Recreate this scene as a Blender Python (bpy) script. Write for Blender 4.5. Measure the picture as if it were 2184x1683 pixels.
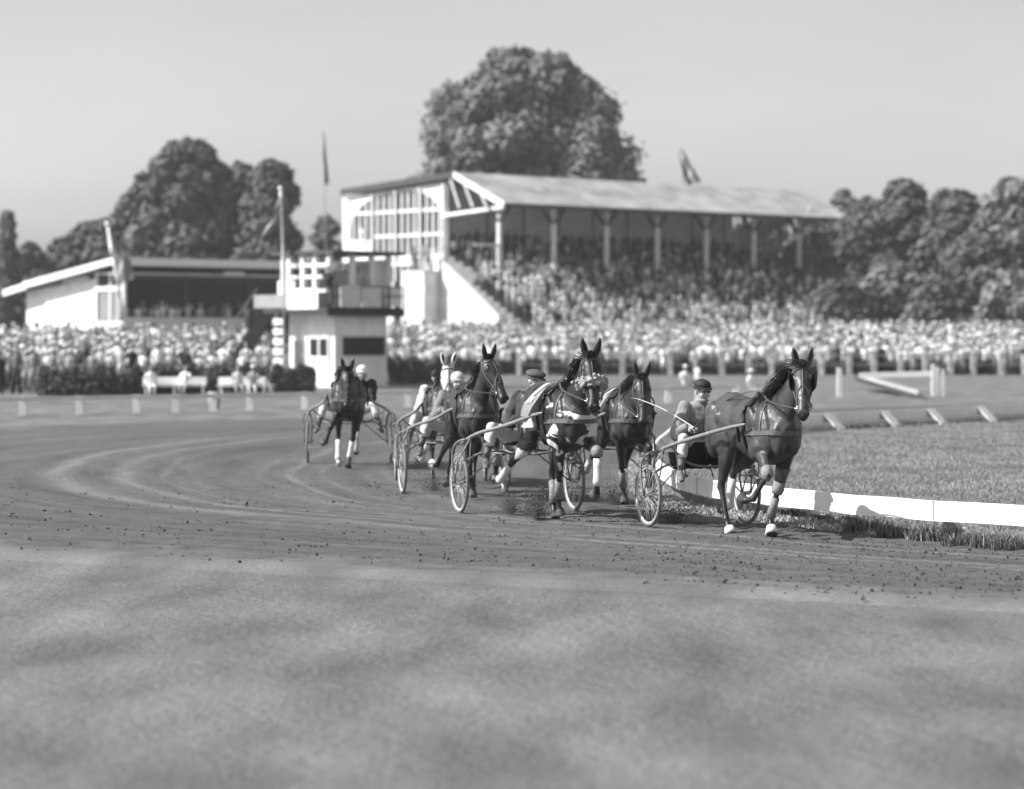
import bpy, bmesh, math, random
import numpy as np
from mathutils import Vector, Matrix, Euler, noise as mnoise
from mathutils.bvhtree import BVHTree
for _o in list(bpy.data.objects): bpy.data.objects.remove(_o)
S = bpy.context.scene
COL = S.collection
R = math.radians
random.seed(11); rng = np.random.default_rng(11)

# ---------------- camera ----------------
CAMH = 2.15; FPX = 5500.0; CX = 1092.0; HY = 720.0
cam_d = bpy.data.cameras.new("camera"); cam = bpy.data.objects.new("camera", cam_d); COL.objects.link(cam)
cam.location = (0, 0, CAMH); cam.rotation_euler = (R(90), 0, 0)
cam_d.sensor_width = 36; cam_d.lens = 36 * FPX / 2184; cam_d.shift_y = -(841.5 - HY) / 2184
cam_d.clip_start = 0.5; cam_d.clip_end = 6000
cam_d.dof.use_dof = True; cam_d.dof.focus_distance = 28.0; cam_d.dof.aperture_fstop = 1.3
S.camera = cam
# ---------------- sky and sun ----------------
SUN_AZ = Vector((-0.97, -0.12, 0)).normalized(); SUN_EL = R(41)
world = bpy.data.worlds.new("World"); S.world = world; world.use_nodes = True
nt = world.node_tree; nt.nodes.clear()
sky = nt.nodes.new('ShaderNodeTexSky'); sky.sky_type = 'NISHITA'; sky.sun_disc = False
sky.sun_elevation = SUN_EL; sky.sun_rotation = math.atan2(SUN_AZ.x, SUN_AZ.y); sky.air_density = 1.6; sky.dust_density = 2.5
bw = nt.nodes.new('ShaderNodeRGBToBW'); bg = nt.nodes.new('ShaderNodeBackground'); wo = nt.nodes.new('ShaderNodeOutputWorld')
tc = nt.nodes.new('ShaderNodeTexCoord'); mp = nt.nodes.new('ShaderNodeMapping'); mp.inputs['Scale'].default_value = (2.0, 2.0, 9.0)
ns = nt.nodes.new('ShaderNodeTexNoise'); ns.inputs['Scale'].default_value = 1.3; ns.inputs['Detail'].default_value = 5
mr = nt.nodes.new('ShaderNodeMapRange'); mr.inputs['From Min'].default_value = .35; mr.inputs['From Max'].default_value = .75
mr.inputs['To Min'].default_value = .93; mr.inputs['To Max'].default_value = 1.14
mu = nt.nodes.new('ShaderNodeMath'); mu.operation = 'MULTIPLY'
L = nt.links.new
L(sky.outputs[0], bw.inputs[0]); L(tc.outputs['Generated'], mp.inputs[0]); L(mp.outputs[0], ns.inputs['Vector']); L(ns.outputs[0], mr.inputs[0])
sx = nt.nodes.new('ShaderNodeSeparateXYZ'); L(tc.outputs['Generated'], sx.inputs[0]); gr = nt.nodes.new('ShaderNodeMapRange')
gr.inputs['From Min'].default_value = 0; gr.inputs['From Max'].default_value = .16; gr.inputs['To Min'].default_value = 2.0; gr.inputs['To Max'].default_value = 1.0; L(sx.outputs[2], gr.inputs[0])
mg = nt.nodes.new('ShaderNodeMath'); mg.operation = 'MULTIPLY'; L(bw.outputs[0], mg.inputs[0]); L(gr.outputs[0], mg.inputs[1])
L(mg.outputs[0], mu.inputs[0]); L(mr.outputs[0], mu.inputs[1]); L(mu.outputs[0], bg.inputs[0]); bg.inputs[1].default_value = 0.088
L(bg.outputs[0], wo.inputs[0])
sd = bpy.data.lights.new("sun", 'SUN'); sd.energy = 5.0; sd.angle = R(0.6); sd.color = (1, 1, 1)
sun = bpy.data.objects.new("sun", sd); COL.objects.link(sun)
sdir = Vector((SUN_AZ.x * math.cos(SUN_EL), SUN_AZ.y * math.cos(SUN_EL), math.sin(SUN_EL)))
sun.rotation_euler = sdir.to_track_quat('Z', 'Y').to_euler(); sun.location = (0, 0, 60)
S.view_settings.view_transform = 'Standard'; S.view_settings.look = 'None'; S.view_settings.exposure = 0.6; S.view_settings.gamma = 1
S.cycles.use_denoising = True; S.cycles.max_bounces = 5; S.cycles.diffuse_bounces = 2; S.cycles.transparent_max_bounces = 6
S.cycles.use_adaptive_sampling = True; S.cycles.adaptive_threshold = 0.02

# ---------------- helpers ----------------
def W(xd, yd, Y): return Vector(((xd - CX) / FPX * Y, Y, CAMH - (yd - HY) / FPX * Y))
def GY(yd): return FPX * CAMH / (yd - HY)
def tag(o, label=None, cat=None, group=None, kind=None):
    if label: o['label'] = label
    if cat: o['category'] = cat
    if group: o['group'] = group
    if kind: o['kind'] = kind
    return o
def link(o, parent=None):
    COL.objects.link(o)
    if parent is not None: o.parent = parent
    return o
def thing(name, label, cat, loc=(0, 0, 0), rz=0, group=None):
    o = bpy.data.objects.new(name, None); COL.objects.link(o); o.empty_display_size = .2
    o.location = loc; o.rotation_euler = (0, 0, rz); return tag(o, label, cat, group)
MATS = {}
def mat(name, v, rough=.8, var=.15, vs=6.0, bump=0, bs=40.0, spec=.3, metal=0, vs2=None):
    if name in MATS: return MATS[name]
    m = bpy.data.materials.new(name); m.use_nodes = True; t = m.node_tree; b = t.nodes['Principled BSDF']
    b.inputs['Roughness'].default_value = rough; b.inputs['Specular IOR Level'].default_value = spec; b.inputs['Metallic'].default_value = metal
    c = t.nodes.new('ShaderNodeTexCoord')
    if var:
        n = t.nodes.new('ShaderNodeTexNoise'); n.inputs['Scale'].default_value = vs; n.inputs['Detail'].default_value = 6; n.inputs['Roughness'].default_value = .65
        r = t.nodes.new('ShaderNodeMapRange'); r.inputs['From Min'].default_value = .3; r.inputs['From Max'].default_value = .7
        r.inputs['To Min'].default_value = v * (1 - var); r.inputs['To Max'].default_value = v * (1 + var)
        t.links.new(c.outputs['Object'], n.inputs['Vector']); t.links.new(n.outputs[0], r.inputs[0]); t.links.new(r.outputs[0], b.inputs['Base Color'])
    else: b.inputs['Base Color'].default_value = (v, v, v, 1)
    if bump:
        n2 = t.nodes.new('ShaderNodeTexNoise'); n2.inputs['Scale'].default_value = bs; n2.inputs['Detail'].default_value = 4
        bu = t.nodes.new('ShaderNodeBump'); bu.inputs['Strength'].default_value = bump; bu.inputs['Distance'].default_value = .02
        t.links.new(c.outputs['Object'], n2.inputs['Vector']); t.links.new(n2.outputs[0], bu.inputs['Height']); t.links.new(bu.outputs[0], b.inputs['Normal'])
    MATS[name] = m; return m

class MB:
    def __init__(s): s.v = []; s.f = []; s.m = []
    def add(s, vs, fs, mi=0):
        n = len(s.v); s.v += [tuple(v) for v in vs]; s.f += [tuple(n + i for i in f) for f in fs]; s.m += [mi] * len(fs); return s
    def box(s, c, sz, rot=None, mi=0):
        x, y, z = [q / 2 for q in sz]; c = Vector(c)
        vs = [Vector(p) for p in ((-x, -y, -z), (x, -y, -z), (x, y, -z), (-x, y, -z), (-x, -y, z), (x, -y, z), (x, y, z), (-x, y, z))]
        if rot is not None:
            rot = rot if isinstance(rot, Matrix) else Euler(rot).to_matrix(); vs = [rot @ v for v in vs]
        return s.add([v + c for v in vs], [(0, 3, 2, 1), (4, 5, 6, 7), (0, 1, 5, 4), (1, 2, 6, 5), (2, 3, 7, 6), (3, 0, 4, 7)], mi)
    def b2(s, x0, x1, y0, y1, z0, z1, mi=0):
        return s.box(((x0 + x1) / 2, (y0 + y1) / 2, (z0 + z1) / 2), (abs(x1 - x0), abs(y1 - y0), abs(z1 - z0)), None, mi)
    def bar(s, p, q, w, h, up=(0, 0, 1), mi=0):
        p = Vector(p); q = Vector(q); d = q - p; x = d.normalized(); y = Vector(up).cross(x)
        if y.length < 1e-4: y = Vector((0, 1, 0)).cross(x)
        y.normalize(); z = x.cross(y); rot = Matrix((x, y, z)).transposed()
        return s.box((p + q) / 2, (d.length, w, h), rot, mi)
    def tube(s, pts, ra, rb=None, n=10, lat=(0, 1, 0), mi=0, cap=True):
        pts = [Vector(p) for p in pts]; k = len(pts)
        if not hasattr(ra, '__len__'): ra = [ra] * k
        rb = ra if rb is None else (rb if hasattr(rb, '__len__') else [rb] * k)
        lat = Vector(lat); vs = []; fs = []
        for i, p in enumerate(pts):
            d = (pts[min(i + 1, k - 1)] - pts[max(i - 1, 0)]).normalized()
            a = lat - d * lat.dot(d)
            if a.length < .05: a = Vector((1, 0, 0)) - d * d.x
            if a.length < .05: a = Vector((0, 0, 1)) - d * d.z
            a.normalize(); b = d.cross(a)
            for j in range(n):
                t = 2 * math.pi * j / n; vs.append(p + a * (math.cos(t) * ra[i]) + b * (math.sin(t) * rb[i]))
        for i in range(k - 1):
            for j in range(n):
                j2 = (j + 1) % n; fs.append((i * n + j, i * n + j2, (i + 1) * n + j2, (i + 1) * n + j))
        if cap: fs.append(tuple(range(n - 1, -1, -1))); fs.append(tuple((k - 1) * n + j for j in range(n)))
        return s.add(vs, fs, mi)
    def ell(s, c, r, nu=12, nv=8, rot=None, mi=0):
        c = Vector(c)
        if not hasattr(r, '__len__'): r = (r, r, r)
        if rot is not None and not isinstance(rot, Matrix): rot = Euler(rot).to_matrix()
        vs = []; fs = []
        for i in range(1, nv):
            ph = math.pi * i / nv
            for j in range(nu):
                th = 2 * math.pi * j / nu; v = Vector((r[0] * math.sin(ph) * math.cos(th), r[1] * math.sin(ph) * math.sin(th), r[2] * math.cos(ph)))
                if rot is not None: v = rot @ v
                vs.append(v + c)
        t = Vector((0, 0, r[2])); b = Vector((0, 0, -r[2]))
        if rot is not None: t = rot @ t; b = rot @ b
        vs += [t + c, b + c]; T = len(vs) - 2; B = T + 1
        for i in range(nv - 2):
            for j in range(nu):
                j2 = (j + 1) % nu; fs.append((i * nu + j, (i + 1) * nu + j, (i + 1) * nu + j2, i * nu + j2))
        for j in range(nu):
            j2 = (j + 1) % nu; fs.append((T, j, j2)); fs.append(((nv - 2) * nu + j, B, (nv - 2) * nu + j2))
        return s.add(vs, fs, mi)
    def poly(s, pts, ext, mi=0):
        """closed prism: polygon pts extruded by vector ext"""
        pts = [Vector(p) for p in pts]; e = Vector(ext); n = len(pts)
        vs = pts + [p + e for p in pts]
        nrm = Vector((0, 0, 0))
        for i in range(n): nrm += pts[i].cross(pts[(i + 1) % n])
        fl = nrm.dot(e) < 0
        fs = [tuple(range(n - 1, -1, -1)), tuple(range(n, 2 * n))] + [(i, (i + 1) % n, n + (i + 1) % n, n + i) for i in range(n)]
        if fl: fs = [tuple(reversed(f)) for f in fs]
        return s.add(vs, fs, mi)
    def ring(s, c, rad, r, n=40, k=6, axis='y', mi=0):
        vs = []; fs = []; c = Vector(c)
        for i in range(n):
            t = 2 * math.pi * i / n; u = Vector((math.cos(t), 0, math.sin(t)))
            for j in range(k):
                p = 2 * math.pi * j / k; vs.append(c + u * (rad + r * math.cos(p)) + Vector((0, r * math.sin(p), 0)))
        for i in range(n):
            for j in range(k):
                i2 = (i + 1) % n; j2 = (j + 1) % k; fs.append((i * k + j, i * k + j2, i2 * k + j2, i2 * k + j))
        return s.add(vs, fs, mi)
    def mesh(s, name, mats, smooth=False):
        me = bpy.data.meshes.new(name); me.from_pydata(s.v, [], s.f)
        for m in (mats if isinstance(mats, (list, tuple)) else [mats]): me.materials.append(m)
        me.polygons.foreach_set('material_index', s.m)
        if smooth: me.polygons.foreach_set('use_smooth', [True] * len(s.f))
        me.update(); return me
    def build(s, name, mats, parent=None, smooth=False, loc=None):
        o = bpy.data.objects.new(name, s.mesh(name, mats, smooth))
        if loc is not None: o.location = loc
        return link(o, parent)

def npmesh(name, V, F, mi, mats, smooth=False):
    """F: (n,k) uniform faces"""
    me = bpy.data.meshes.new(name); n, k = F.shape
    me.vertices.add(len(V)); me.vertices.foreach_set('co', np.asarray(V, dtype=np.float32).ravel())
    me.loops.add(n * k); me.loops.foreach_set('vertex_index', F.astype(np.int32).ravel())
    me.polygons.add(n); me.polygons.foreach_set('loop_start', np.arange(0, n * k, k, dtype=np.int32))
    for m in mats: me.materials.append(m)
    if mi is not None: me.polygons.foreach_set('material_index', np.asarray(mi, dtype=np.int32))
    me.polygons.foreach_set('use_smooth', np.full(n, bool(smooth)))
    me.update(calc_edges=True); return me

def organic(mb, voxel, iters=3, fac=.5):
    """union of closed pieces -> one continuous remeshed, smoothed surface"""
    me = mb.mesh('tmp', []) if False else mb.mesh('tmp', [None])
    o = bpy.data.objects.new('tmp', me); COL.objects.link(o)
    r = o.modifiers.new('r', 'REMESH'); r.mode = 'VOXEL'; r.voxel_size = voxel; r.use_smooth_shade = True
    s = o.modifiers.new('s', 'SMOOTH'); s.factor = fac; s.iterations = iters
    dg = bpy.context.evaluated_depsgraph_get(); ev = o.evaluated_get(dg)
    out = bpy.data.meshes.new_from_object(ev); out.materials.clear()
    bpy.data.objects.remove(o); bpy.data.meshes.remove(me)
    out.polygons.foreach_set('use_smooth', np.ones(len(out.polygons), dtype=bool)); return out
def centers(me):
    a = np.empty(len(me.polygons) * 3, dtype=np.float32); me.polygons.foreach_get('center', a); return a.reshape(-1, 3)
def catmull(P, n):
    P = [np.array(p, float) for p in P]; P = [2 * P[0] - P[1]] + P + [2 * P[-1] - P[-2]]; out = []
    segs = len(P) - 3
    for q in range(n + 1):
        u = q / n * segs; i = min(int(u), segs - 1); t = u - i
        a, b, c, d = P[i:i + 4]
        out.append(.5 * ((2 * b) + (-a + c) * t + (2 * a - 5 * b + 4 * c - d) * t * t + (-a + 3 * b - 3 * c + d) * t ** 3))
    return np.array(out)

# ---------------- shared materials ----------------
M_white = mat('white_paint', .8, .6, .16, 1.1, .1, 30)
M_white2 = mat('weathered_white_paint', .68, .7, .14, 1.5, .15, 20)
M_grey = mat('grey_paint', .32, .7, .12, 2)
M_dark = mat('dark_paint', .05, .6, .2, 3)
M_leather = mat('brown_leather', .10, .5, .25, 25, .2, 120)
M_black = mat('black_leather', .012, .45, .2, 20)
M_steel = mat('steel', .5, .3, .1, 10, metal=1, spec=.5)
M_tube = mat('painted_sulky_tube', .20, .4, .3, 14, .1, 90, spec=.5)
M_rubber = mat('dusty_rubber', .16, .85, .35, 12, .2, 60)
M_tyrew = mat('pale_rim', .55, .5, .2, 9)
M_skin = mat('skin', .37, .6, .12, 14, spec=.35)
M_hair = mat('dark_hair', .012, .85, .2, 30)
M_hoof = mat('hoof_horn', .09, .6, .3, 20)
M_sock = mat('white_bandage', .62, .9, .15, 20, .4, 90)
M_eye = mat('eye', .008, .08, 0, spec=.8)
# =============== GROUND, TRACK ===============
def ground_mat():
    m = bpy.data.materials.new('grass_ground'); m.use_nodes = True; t = m.node_tree; b = t.nodes['Principled BSDF']; N = t.nodes.new; K = t.links.new
    b.inputs['Roughness'].default_value = .95; b.inputs['Specular IOR Level'].default_value = .1
    c = N('ShaderNodeTexCoord')
    def noise(sc, det=6, rough=.6):
        n = N('ShaderNodeTexNoise'); n.inputs['Scale'].default_value = sc; n.inputs['Detail'].default_value = det; n.inputs['Roughness'].default_value = rough; K(c.outputs['Object'], n.inputs['Vector']); return n
    def rng_(n, a, b_, x, y):
        r = N('ShaderNodeMapRange'); r.inputs['From Min'].default_value = a; r.inputs['From Max'].default_value = b_; r.inputs['To Min'].default_value = x; r.inputs['To Max'].default_value = y; K(n.outputs[0], r.inputs[0]); return r
    def mul(a, b_):
        q = N('ShaderNodeMath'); q.operation = 'MULTIPLY'; K(a.outputs[0], q.inputs[0]); K(b_.outputs[0], q.inputs[1]); return q
    mq = N('ShaderNodeMapping'); mq.inputs['Scale'].default_value = (1, .34, 1); K(c.outputs['Object'], mq.inputs[0]); n0 = noise(1.25, 7, .52); K(mq.outputs[0], n0.inputs['Vector'])
    a = rng_(n0, .28, .74, .11, .215); d = rng_(noise(.25, 3), .3, .7, .85, 1.18); e = rng_(noise(28, 4), .3, .7, .75, 1.25)
    o = mul(mul(a, d), e); K(o.outputs[0], b.inputs['Base Color'])
    bu = N('ShaderNodeBump'); bu.inputs['Strength'].default_value = .8; bu.inputs['Distance'].default_value = .06
    K(noise(9, 6, .7).outputs[0], bu.inputs['Height']); K(bu.outputs[0], b.inputs['Normal']); return m
M_ground = ground_mat()
def sheet(name, V, F, m, label=None, uv=None):
    me = npmesh(name, V, F, None, [m], True)
    if uv is not None:
        l = me.uv_layers.new(name='uv'); l.data.foreach_set('uv', np.asarray(uv, dtype=np.float32)[F.ravel()].ravel())
    o = bpy.data.objects.new(name, me); link(o); return tag(o, label, None, None, 'structure')
def bankz(x, y):
    """spectator banks rise gently behind the fences"""
    x = np.asarray(x, float); y = np.asarray(y, float)
    z = np.clip((y - 149) / 24, 0, 1) * 1.45
    zl = np.clip((y - 112) / 40, 0, 1) * 1.25
    w = np.clip((-x * 100 / np.maximum(y, 1) - 8) / 2.0, 0, 1)      # left of the tower
    return z * (1 - w) + np.maximum(z, zl) * w
# ground sheet : graded grid to the horizon
ys = np.concatenate([np.linspace(-60, 8, 8), np.linspace(10, 110, 90), np.linspace(112, 240, 65), np.array([280, 350, 500, 800, 1400, 2600, 4200])])
xs = np.concatenate([np.array([-3000, -1200, -500, -200, -120]), np.linspace(-90, 90, 121), np.array([120, 200, 500, 1200, 3000])])
XX, YY = np.meshgrid(xs, ys); ZZ = bankz(XX, YY)
ZZ += np.where((YY < 19), 0.03 * np.sin(XX * 2.1 + YY) * np.cos(YY * 1.7), 0)
ZZ = ZZ - 0.03
nx = len(xs); idx = np.arange(len(xs) * len(ys)).reshape(len(ys), nx)
F = np.stack([idx[:-1, :-1].ravel(), idx[:-1, 1:].ravel(), idx[1:, 1:].ravel(), idx[1:, :-1].ravel()], 1)
sheet('ground', np.stack([XX.ravel(), YY.ravel(), ZZ.ravel()], 1), F, M_ground, 'dry grass ground of the racecourse reaching to the trees')

RAIL = [(17, 15.2), (13, 19.6), (9, 23.6), (5.42, 27.3), (4.07, 28.9), (3.15, 30.7), (2.35, 33), (2.13, 36.2), (2.25, 41), (2.75, 47), (3.8, 54), (6.9, 60.0), (13.9, 69), (25, 81), (50, 103)]
INNER = [(16.7, 14.9), (12.7, 19.3), (8.65, 23.25), (5.1, 26.9), (3.75, 28.45), (2.8, 30.45), (2.0, 32.9), (1.75, 36.2), (1.85, 41), (2.3, 47.3), (3.35, 54.6), (6.5, 61), (13.3, 70), (24.5, 82), (49.5, 104)]
OUTER = [(16, 9), (11, 14.8), (8, 17.6), (5.3, 19.6), (2.6, 21.2), (0, 22.6), (-5.2, 25.4), (-12, 30), (-17, 37), (-19, 47), (-16, 58), (-9, 68), (4, 76), (20, 88), (47, 112)]
def track_mat():
    m = bpy.data.materials.new('track_dirt'); m.use_nodes = True; t = m.node_tree; b = t.nodes['Principled BSDF']; N = t.nodes.new; K = t.links.new
    b.inputs['Roughness'].default_value = .95; b.inputs['Specular IOR Level'].default_value = .12
    uv = N('ShaderNodeUVMap'); c = N('ShaderNodeTexCoord')
    def mapn(sx, sy, sc, det=6, ro=.6):
        p = N('ShaderNodeMapping'); p.inputs['Scale'].default_value = (sx, sy, 1); K(uv.outputs[0], p.inputs[0])
        n = N('ShaderNodeTexNoise'); n.inputs['Scale'].default_value = sc; n.inputs['Detail'].default_value = det; n.inputs['Roughness'].default_value = ro; K(p.outputs[0], n.inputs['Vector']); return n
    def on(sc, det=5, ro=.6):
        n = N('ShaderNodeTexNoise'); n.inputs['Scale'].default_value = sc; n.inputs['Detail'].default_value = det; n.inputs['Roughness'].default_value = ro; K(c.outputs['Object'], n.inputs['Vector']); return n
    def r(n, a, b_, x, y):
        q = N('ShaderNodeMapRange'); q.inputs['From Min'].default_value = a; q.inputs['From Max'].default_value = b_; q.inputs['To Min'].default_value = x; q.inputs['To Max'].default_value = y; K(n.outputs[0], q.inputs[0]); return q
    def mt(op, a, b_):
        q = N('ShaderNodeMath'); q.operation = op
        for i, s in enumerate((a, b_)):
            if isinstance(s, (int, float)): q.inputs[i].default_value = s
            else: K(s.outputs[0], q.inputs[i])
        return q
    streak = mapn(.22, 1.9, 1.0, 8, .62); streak2 = mapn(.5, 14, 1.0, 5, .6); broad = mapn(.05, .5, 1, 3)
    sep = N('ShaderNodeSeparateXYZ'); K(uv.outputs[0], sep.inputs[0])
    wob = r(mapn(.08, .1, 1, 2), .3, .7, -.45, .45)
    tt = N('ShaderNodeMath'); tt.operation = 'ADD'; K(sep.outputs[1], tt.inputs[0]); K(wob.outputs[0], tt.inputs[1])
    ringsum = None
    for t0, w, amp in ((8.35, .17, 1.1), (9.35, .20, 1.1), (7.7, .07, .5), (5.6, .09, .9), (5.1, .06, .5), (6.1, .06, .4), (4.0, .10, .4)):
        dd = mt('SUBTRACT', tt, t0); sq = mt('MULTIPLY', dd, dd); g = mt('MULTIPLY', sq, -1 / (w * w)); e = mt('EXPONENT', g, 0); e = mt('MULTIPLY', e, amp)
        ringsum = e if ringsum is None else mt('ADD', ringsum, e)
    # rings only round the bend
    s0 = N('ShaderNodeMapRange'); s0.interpolation_type = 'SMOOTHSTEP'; s0.inputs['From Min'].default_value = 8; s0.inputs['From Max'].default_value = 20; K(sep.outputs[0], s0.inputs[0])
    s1 = N('ShaderNodeMapRange'); s1.interpolation_type = 'SMOOTHSTEP'; s1.inputs['From Min'].default_value = 62; s1.inputs['From Max'].default_value = 50; K(sep.outputs[0], s1.inputs[0])
    ringsum = mt('MULTIPLY', mt('MULTIPLY', ringsum, s0), s1)
    base = mt('MULTIPLY', mt('MULTIPLY', r(streak, .3, .72, .082, .140), r(broad, .3, .7, .85, 1.15)), r(on(35, 5, .75), .3, .7, .68, 1.32))
    clod = r(mapn(1.4, 7, 1.6, 8, .75), .56, .68, 1.0, .6)
    base = mt('MULTIPLY', base, clod); base = mt('MULTIPLY', base, r(on(3.2, 7, .72), .32, .68, .78, 1.22)); base = mt('MULTIPLY', base, r(mapn(.9, 2.6, 1.1, 8, .8), .60, .70, 1.0, .68))
    ringsum = mt('MULTIPLY', ringsum, r(mapn(.35, .8, 1.3, 5, .7), .38, .52, .5, 1.0))
    base = mt('ADD', base, mt('MULTIPLY', ringsum, .058))
    ed = mt('ADD', sep, mt('MULTIPLY', on(.7, 6, .65), 5.0)) if False else None
    s_y = N('ShaderNodeMath'); s_y.operation = 'ADD'; K(sep.outputs[1], s_y.inputs[0]); K(mt('MULTIPLY', on(.8, 7, .7), 9.0).outputs[0], s_y.inputs[1])
    mk = N('ShaderNodeMapRange'); mk.interpolation_type = 'SMOOTHSTEP'; mk.inputs['From Min'].default_value = 20.2; mk.inputs['From Max'].default_value = 24.0; K(s_y.outputs[0], mk.inputs[0])
    mx = N('ShaderNodeMix'); mx.data_type = 'FLOAT'; K(mk.outputs[0], mx.inputs[0]); K(base.outputs[0], mx.inputs[2])
    mq = N('ShaderNodeMapping'); mq.inputs['Scale'].default_value = (1, .34, 1); K(c.outputs['Object'], mq.inputs[0]); n0 = on(1.25, 7, .52); K(mq.outputs[0], n0.inputs['Vector'])
    gcol = mt('MULTIPLY', mt('MULTIPLY', r(n0, .28, .74, .11, .215), r(on(.25, 3), .3, .7, .85, 1.18)), r(on(28, 4), .3, .7, .75, 1.25)); K(gcol.outputs[0], mx.inputs[3]); base = mx
    K(base.outputs[0], b.inputs['Base Color'])
    h = mt('ADD', mt('ADD', mt('MULTIPLY', streak2, .6), mt('MULTIPLY', on(60, 4, .7), .5)), mt('MULTIPLY', ringsum, .5))
    h = mt('ADD', h, mt('MULTIPLY', on(14, 4, .7), .7))
    h = mt('MULTIPLY', h, mt('SUBTRACT', 1.0, mt('MULTIPLY', mk, .6)))
    bu = N('ShaderNodeBump'); bu.inputs['Strength'].default_value = .75; bu.inputs['Distance'].default_value = .035
    K(h.outputs[0], bu.inputs['Height']); K(bu.outputs[0], b.inputs['Normal']); return m
ns_, nt_ = 420, 70
IC = catmull(INNER, ns_); OC = catmull(OUTER, ns_)
arc = np.concatenate([[0], np.cumsum(np.linalg.norm(np.diff((IC + OC) / 2, axis=0), axis=1))])
fr = np.linspace(0, 1, nt_ + 1)
P = IC[:, None, :] * (1 - fr[None, :, None]) + OC[:, None, :] * fr[None, :, None]
wid = np.linalg.norm(OC - IC, axis=1)
TT = fr[None, :] * 20 * np.ones((ns_ + 1, 1)); SS = arc[:, None] * np.ones((1, nt_ + 1))
Zt = 0.012 * np.sin(TT * 5.1 + np.sin(SS * .2)) * np.sin(TT * 1.3 + SS * .05) + rng.normal(0, .004, TT.shape)
edge = np.minimum(np.minimum(fr, 1 - fr)[None, :] * 20 / .6, 1); Zt = Zt * edge + np.where(edge < 1, -.038 * (1 - edge), 0) + .004
V = np.stack([P[..., 0].ravel(), P[..., 1].ravel(), Zt.ravel()], 1)
idx = np.arange((ns_ + 1) * (nt_ + 1)).reshape(ns_ + 1, nt_ + 1)
F = np.stack([idx[:-1, :-1].ravel(), idx[:-1, 1:].ravel(), idx[1:, 1:].ravel(), idx[1:, :-1].ravel()], 1)
sheet('dirt_track', V, F, track_mat(), 'dirt trotting track sweeping round the bend', np.stack([SS.ravel(), TT.ravel()], 1))

# ---------------- clods on the track -----------------
def grains(name, C, size, m, label, cat):
    n = len(C); base = np.array([(1, 0, 0), (-.5, .87, 0), (-.5, -.87, 0), (.1, .1, .9), (0, 0, -.5)])
    Fb = np.array([(0, 1, 3), (1, 2, 3), (2, 0, 3), (1, 0, 4), (2, 1, 4), (0, 2, 4)])
    ang = rng.random(n) * 6.28; c, s = np.cos(ang), np.sin(ang); q = base[None] * (rng.random((n, 5, 1)) * .6 + .6) * size[:, None, None]
    X = q[..., 0] * c[:, None] - q[..., 1] * s[:, None]; Yy = q[..., 0] * s[:, None] + q[..., 1] * c[:, None]
    V = np.stack([X, Yy, q[..., 2]], -1) + C[:, None, :]
    F = (Fb[None] + (np.arange(n) * 5)[:, None, None]).reshape(-1, 3)
    o = bpy.data.objects.new(name, npmesh(name, V.reshape(-1, 3), F, None, [m])); link(o); return tag(o, label, cat, None, 'stuff')
M_clod = mat('damp_soil', .065, .95, .4, 30); M_clod2 = mat('dry_soil', .10, .95, .4, 30)
cs = []
while len(cs) < 15000:
    i = random.randint(20, 230); f = random.random()
    if random.random() < .55: f = min(.90, max(.02, random.choice((.2, .32, .55, .68, .78)) + random.gauss(0, .05)))
    f = min(f, .9 + random.random() * .05)
    p = IC[i] * (1 - f) + OC[i] * f
    if p[1] < 46:
        if random.random() < .4:
            for _ in range(16): cs.append((p[0] + random.gauss(0, .3), p[1] + random.gauss(0, .12), .004))
        else: cs.append((p[0], p[1], .008))
cs = np.array(cs); grains('soil_clods', cs, rng.gamma(1.1, .0055, len(cs)) + .002, M_clod, 'small dark soil clods scattered over the dirt track', 'clods')

# ---------------- grass blades on the infield -----------------
M_blade = mat('grass_blade', .27, .8, .4, .6, spec=.2)
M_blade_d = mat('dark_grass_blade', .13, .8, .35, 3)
M_straw = mat('straw_blade', .5, .8, .3, 5)
def blades(P, H, Wd, mats, mi, name, lean=.45, lv=None):
    n = len(P); a = rng.random(n) * 6.28; l = rng.random(n) * lean * H; b = rng.random(n) * 6.28
    dx = np.cos(a) * Wd; dy = np.sin(a) * Wd; tip = P + np.stack([np.cos(b) * l, np.sin(b) * l, H], 1)
    mid = P + np.stack([np.cos(b) * l * .3, np.sin(b) * l * .3, H * .6], 1); D = np.stack([dx, dy, 0 * dx], 1)
    V = np.stack([P - D, P + D, mid + D * .7, tip, mid - D * .7], 1).reshape(-1, 3); k = np.arange(n) * 5
    F = np.concatenate([np.stack([k, k + 1, k + 2], 1), np.stack([k, k + 2, k + 4], 1), np.stack([k + 4, k + 2, k + 3], 1)])
    me = npmesh(name, V, F, np.tile(mi, 3), mats); o = bpy.data.objects.new(name, me); return link(o)
railC = catmull(RAIL, 400)
def rail_x(Y, far=False):
    """x of the rail at a given y on the near or far branch"""
    k = int(np.argmin(railC[:250, 0])) if False else 0
    return np.interp(Y, railC[::-1, 1] if railC[0, 1] > railC[-1, 1] else railC[:, 1], railC[:, 0] if railC[0, 1] < railC[-1, 1] else railC[::-1, 0])
n = 140000; Yb = 27 + (rng.random(n) ** 1.3) * 45; Xb = rail_x(Yb) + .05 + rng.random(n) ** .9 * (.21 * Yb + 1.0 - rail_x(Yb))
keep = Xb < .215 * Yb + .6; Yb, Xb = Yb[keep], Xb[keep]
cl = np.sin(Xb * 1.7 + np.sin(Yb * 1.1)) * np.cos(Yb * .9 + Xb)
Hb = (.012 + .040 * rng.random(len(Xb))) * (1 + .4 * cl); mi = np.where(rng.random(len(Xb)) < .03 + .02 * (cl > .5), 2, np.where((cl < -.45) & (rng.random(len(Xb)) < .5), 1, 0))
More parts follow.
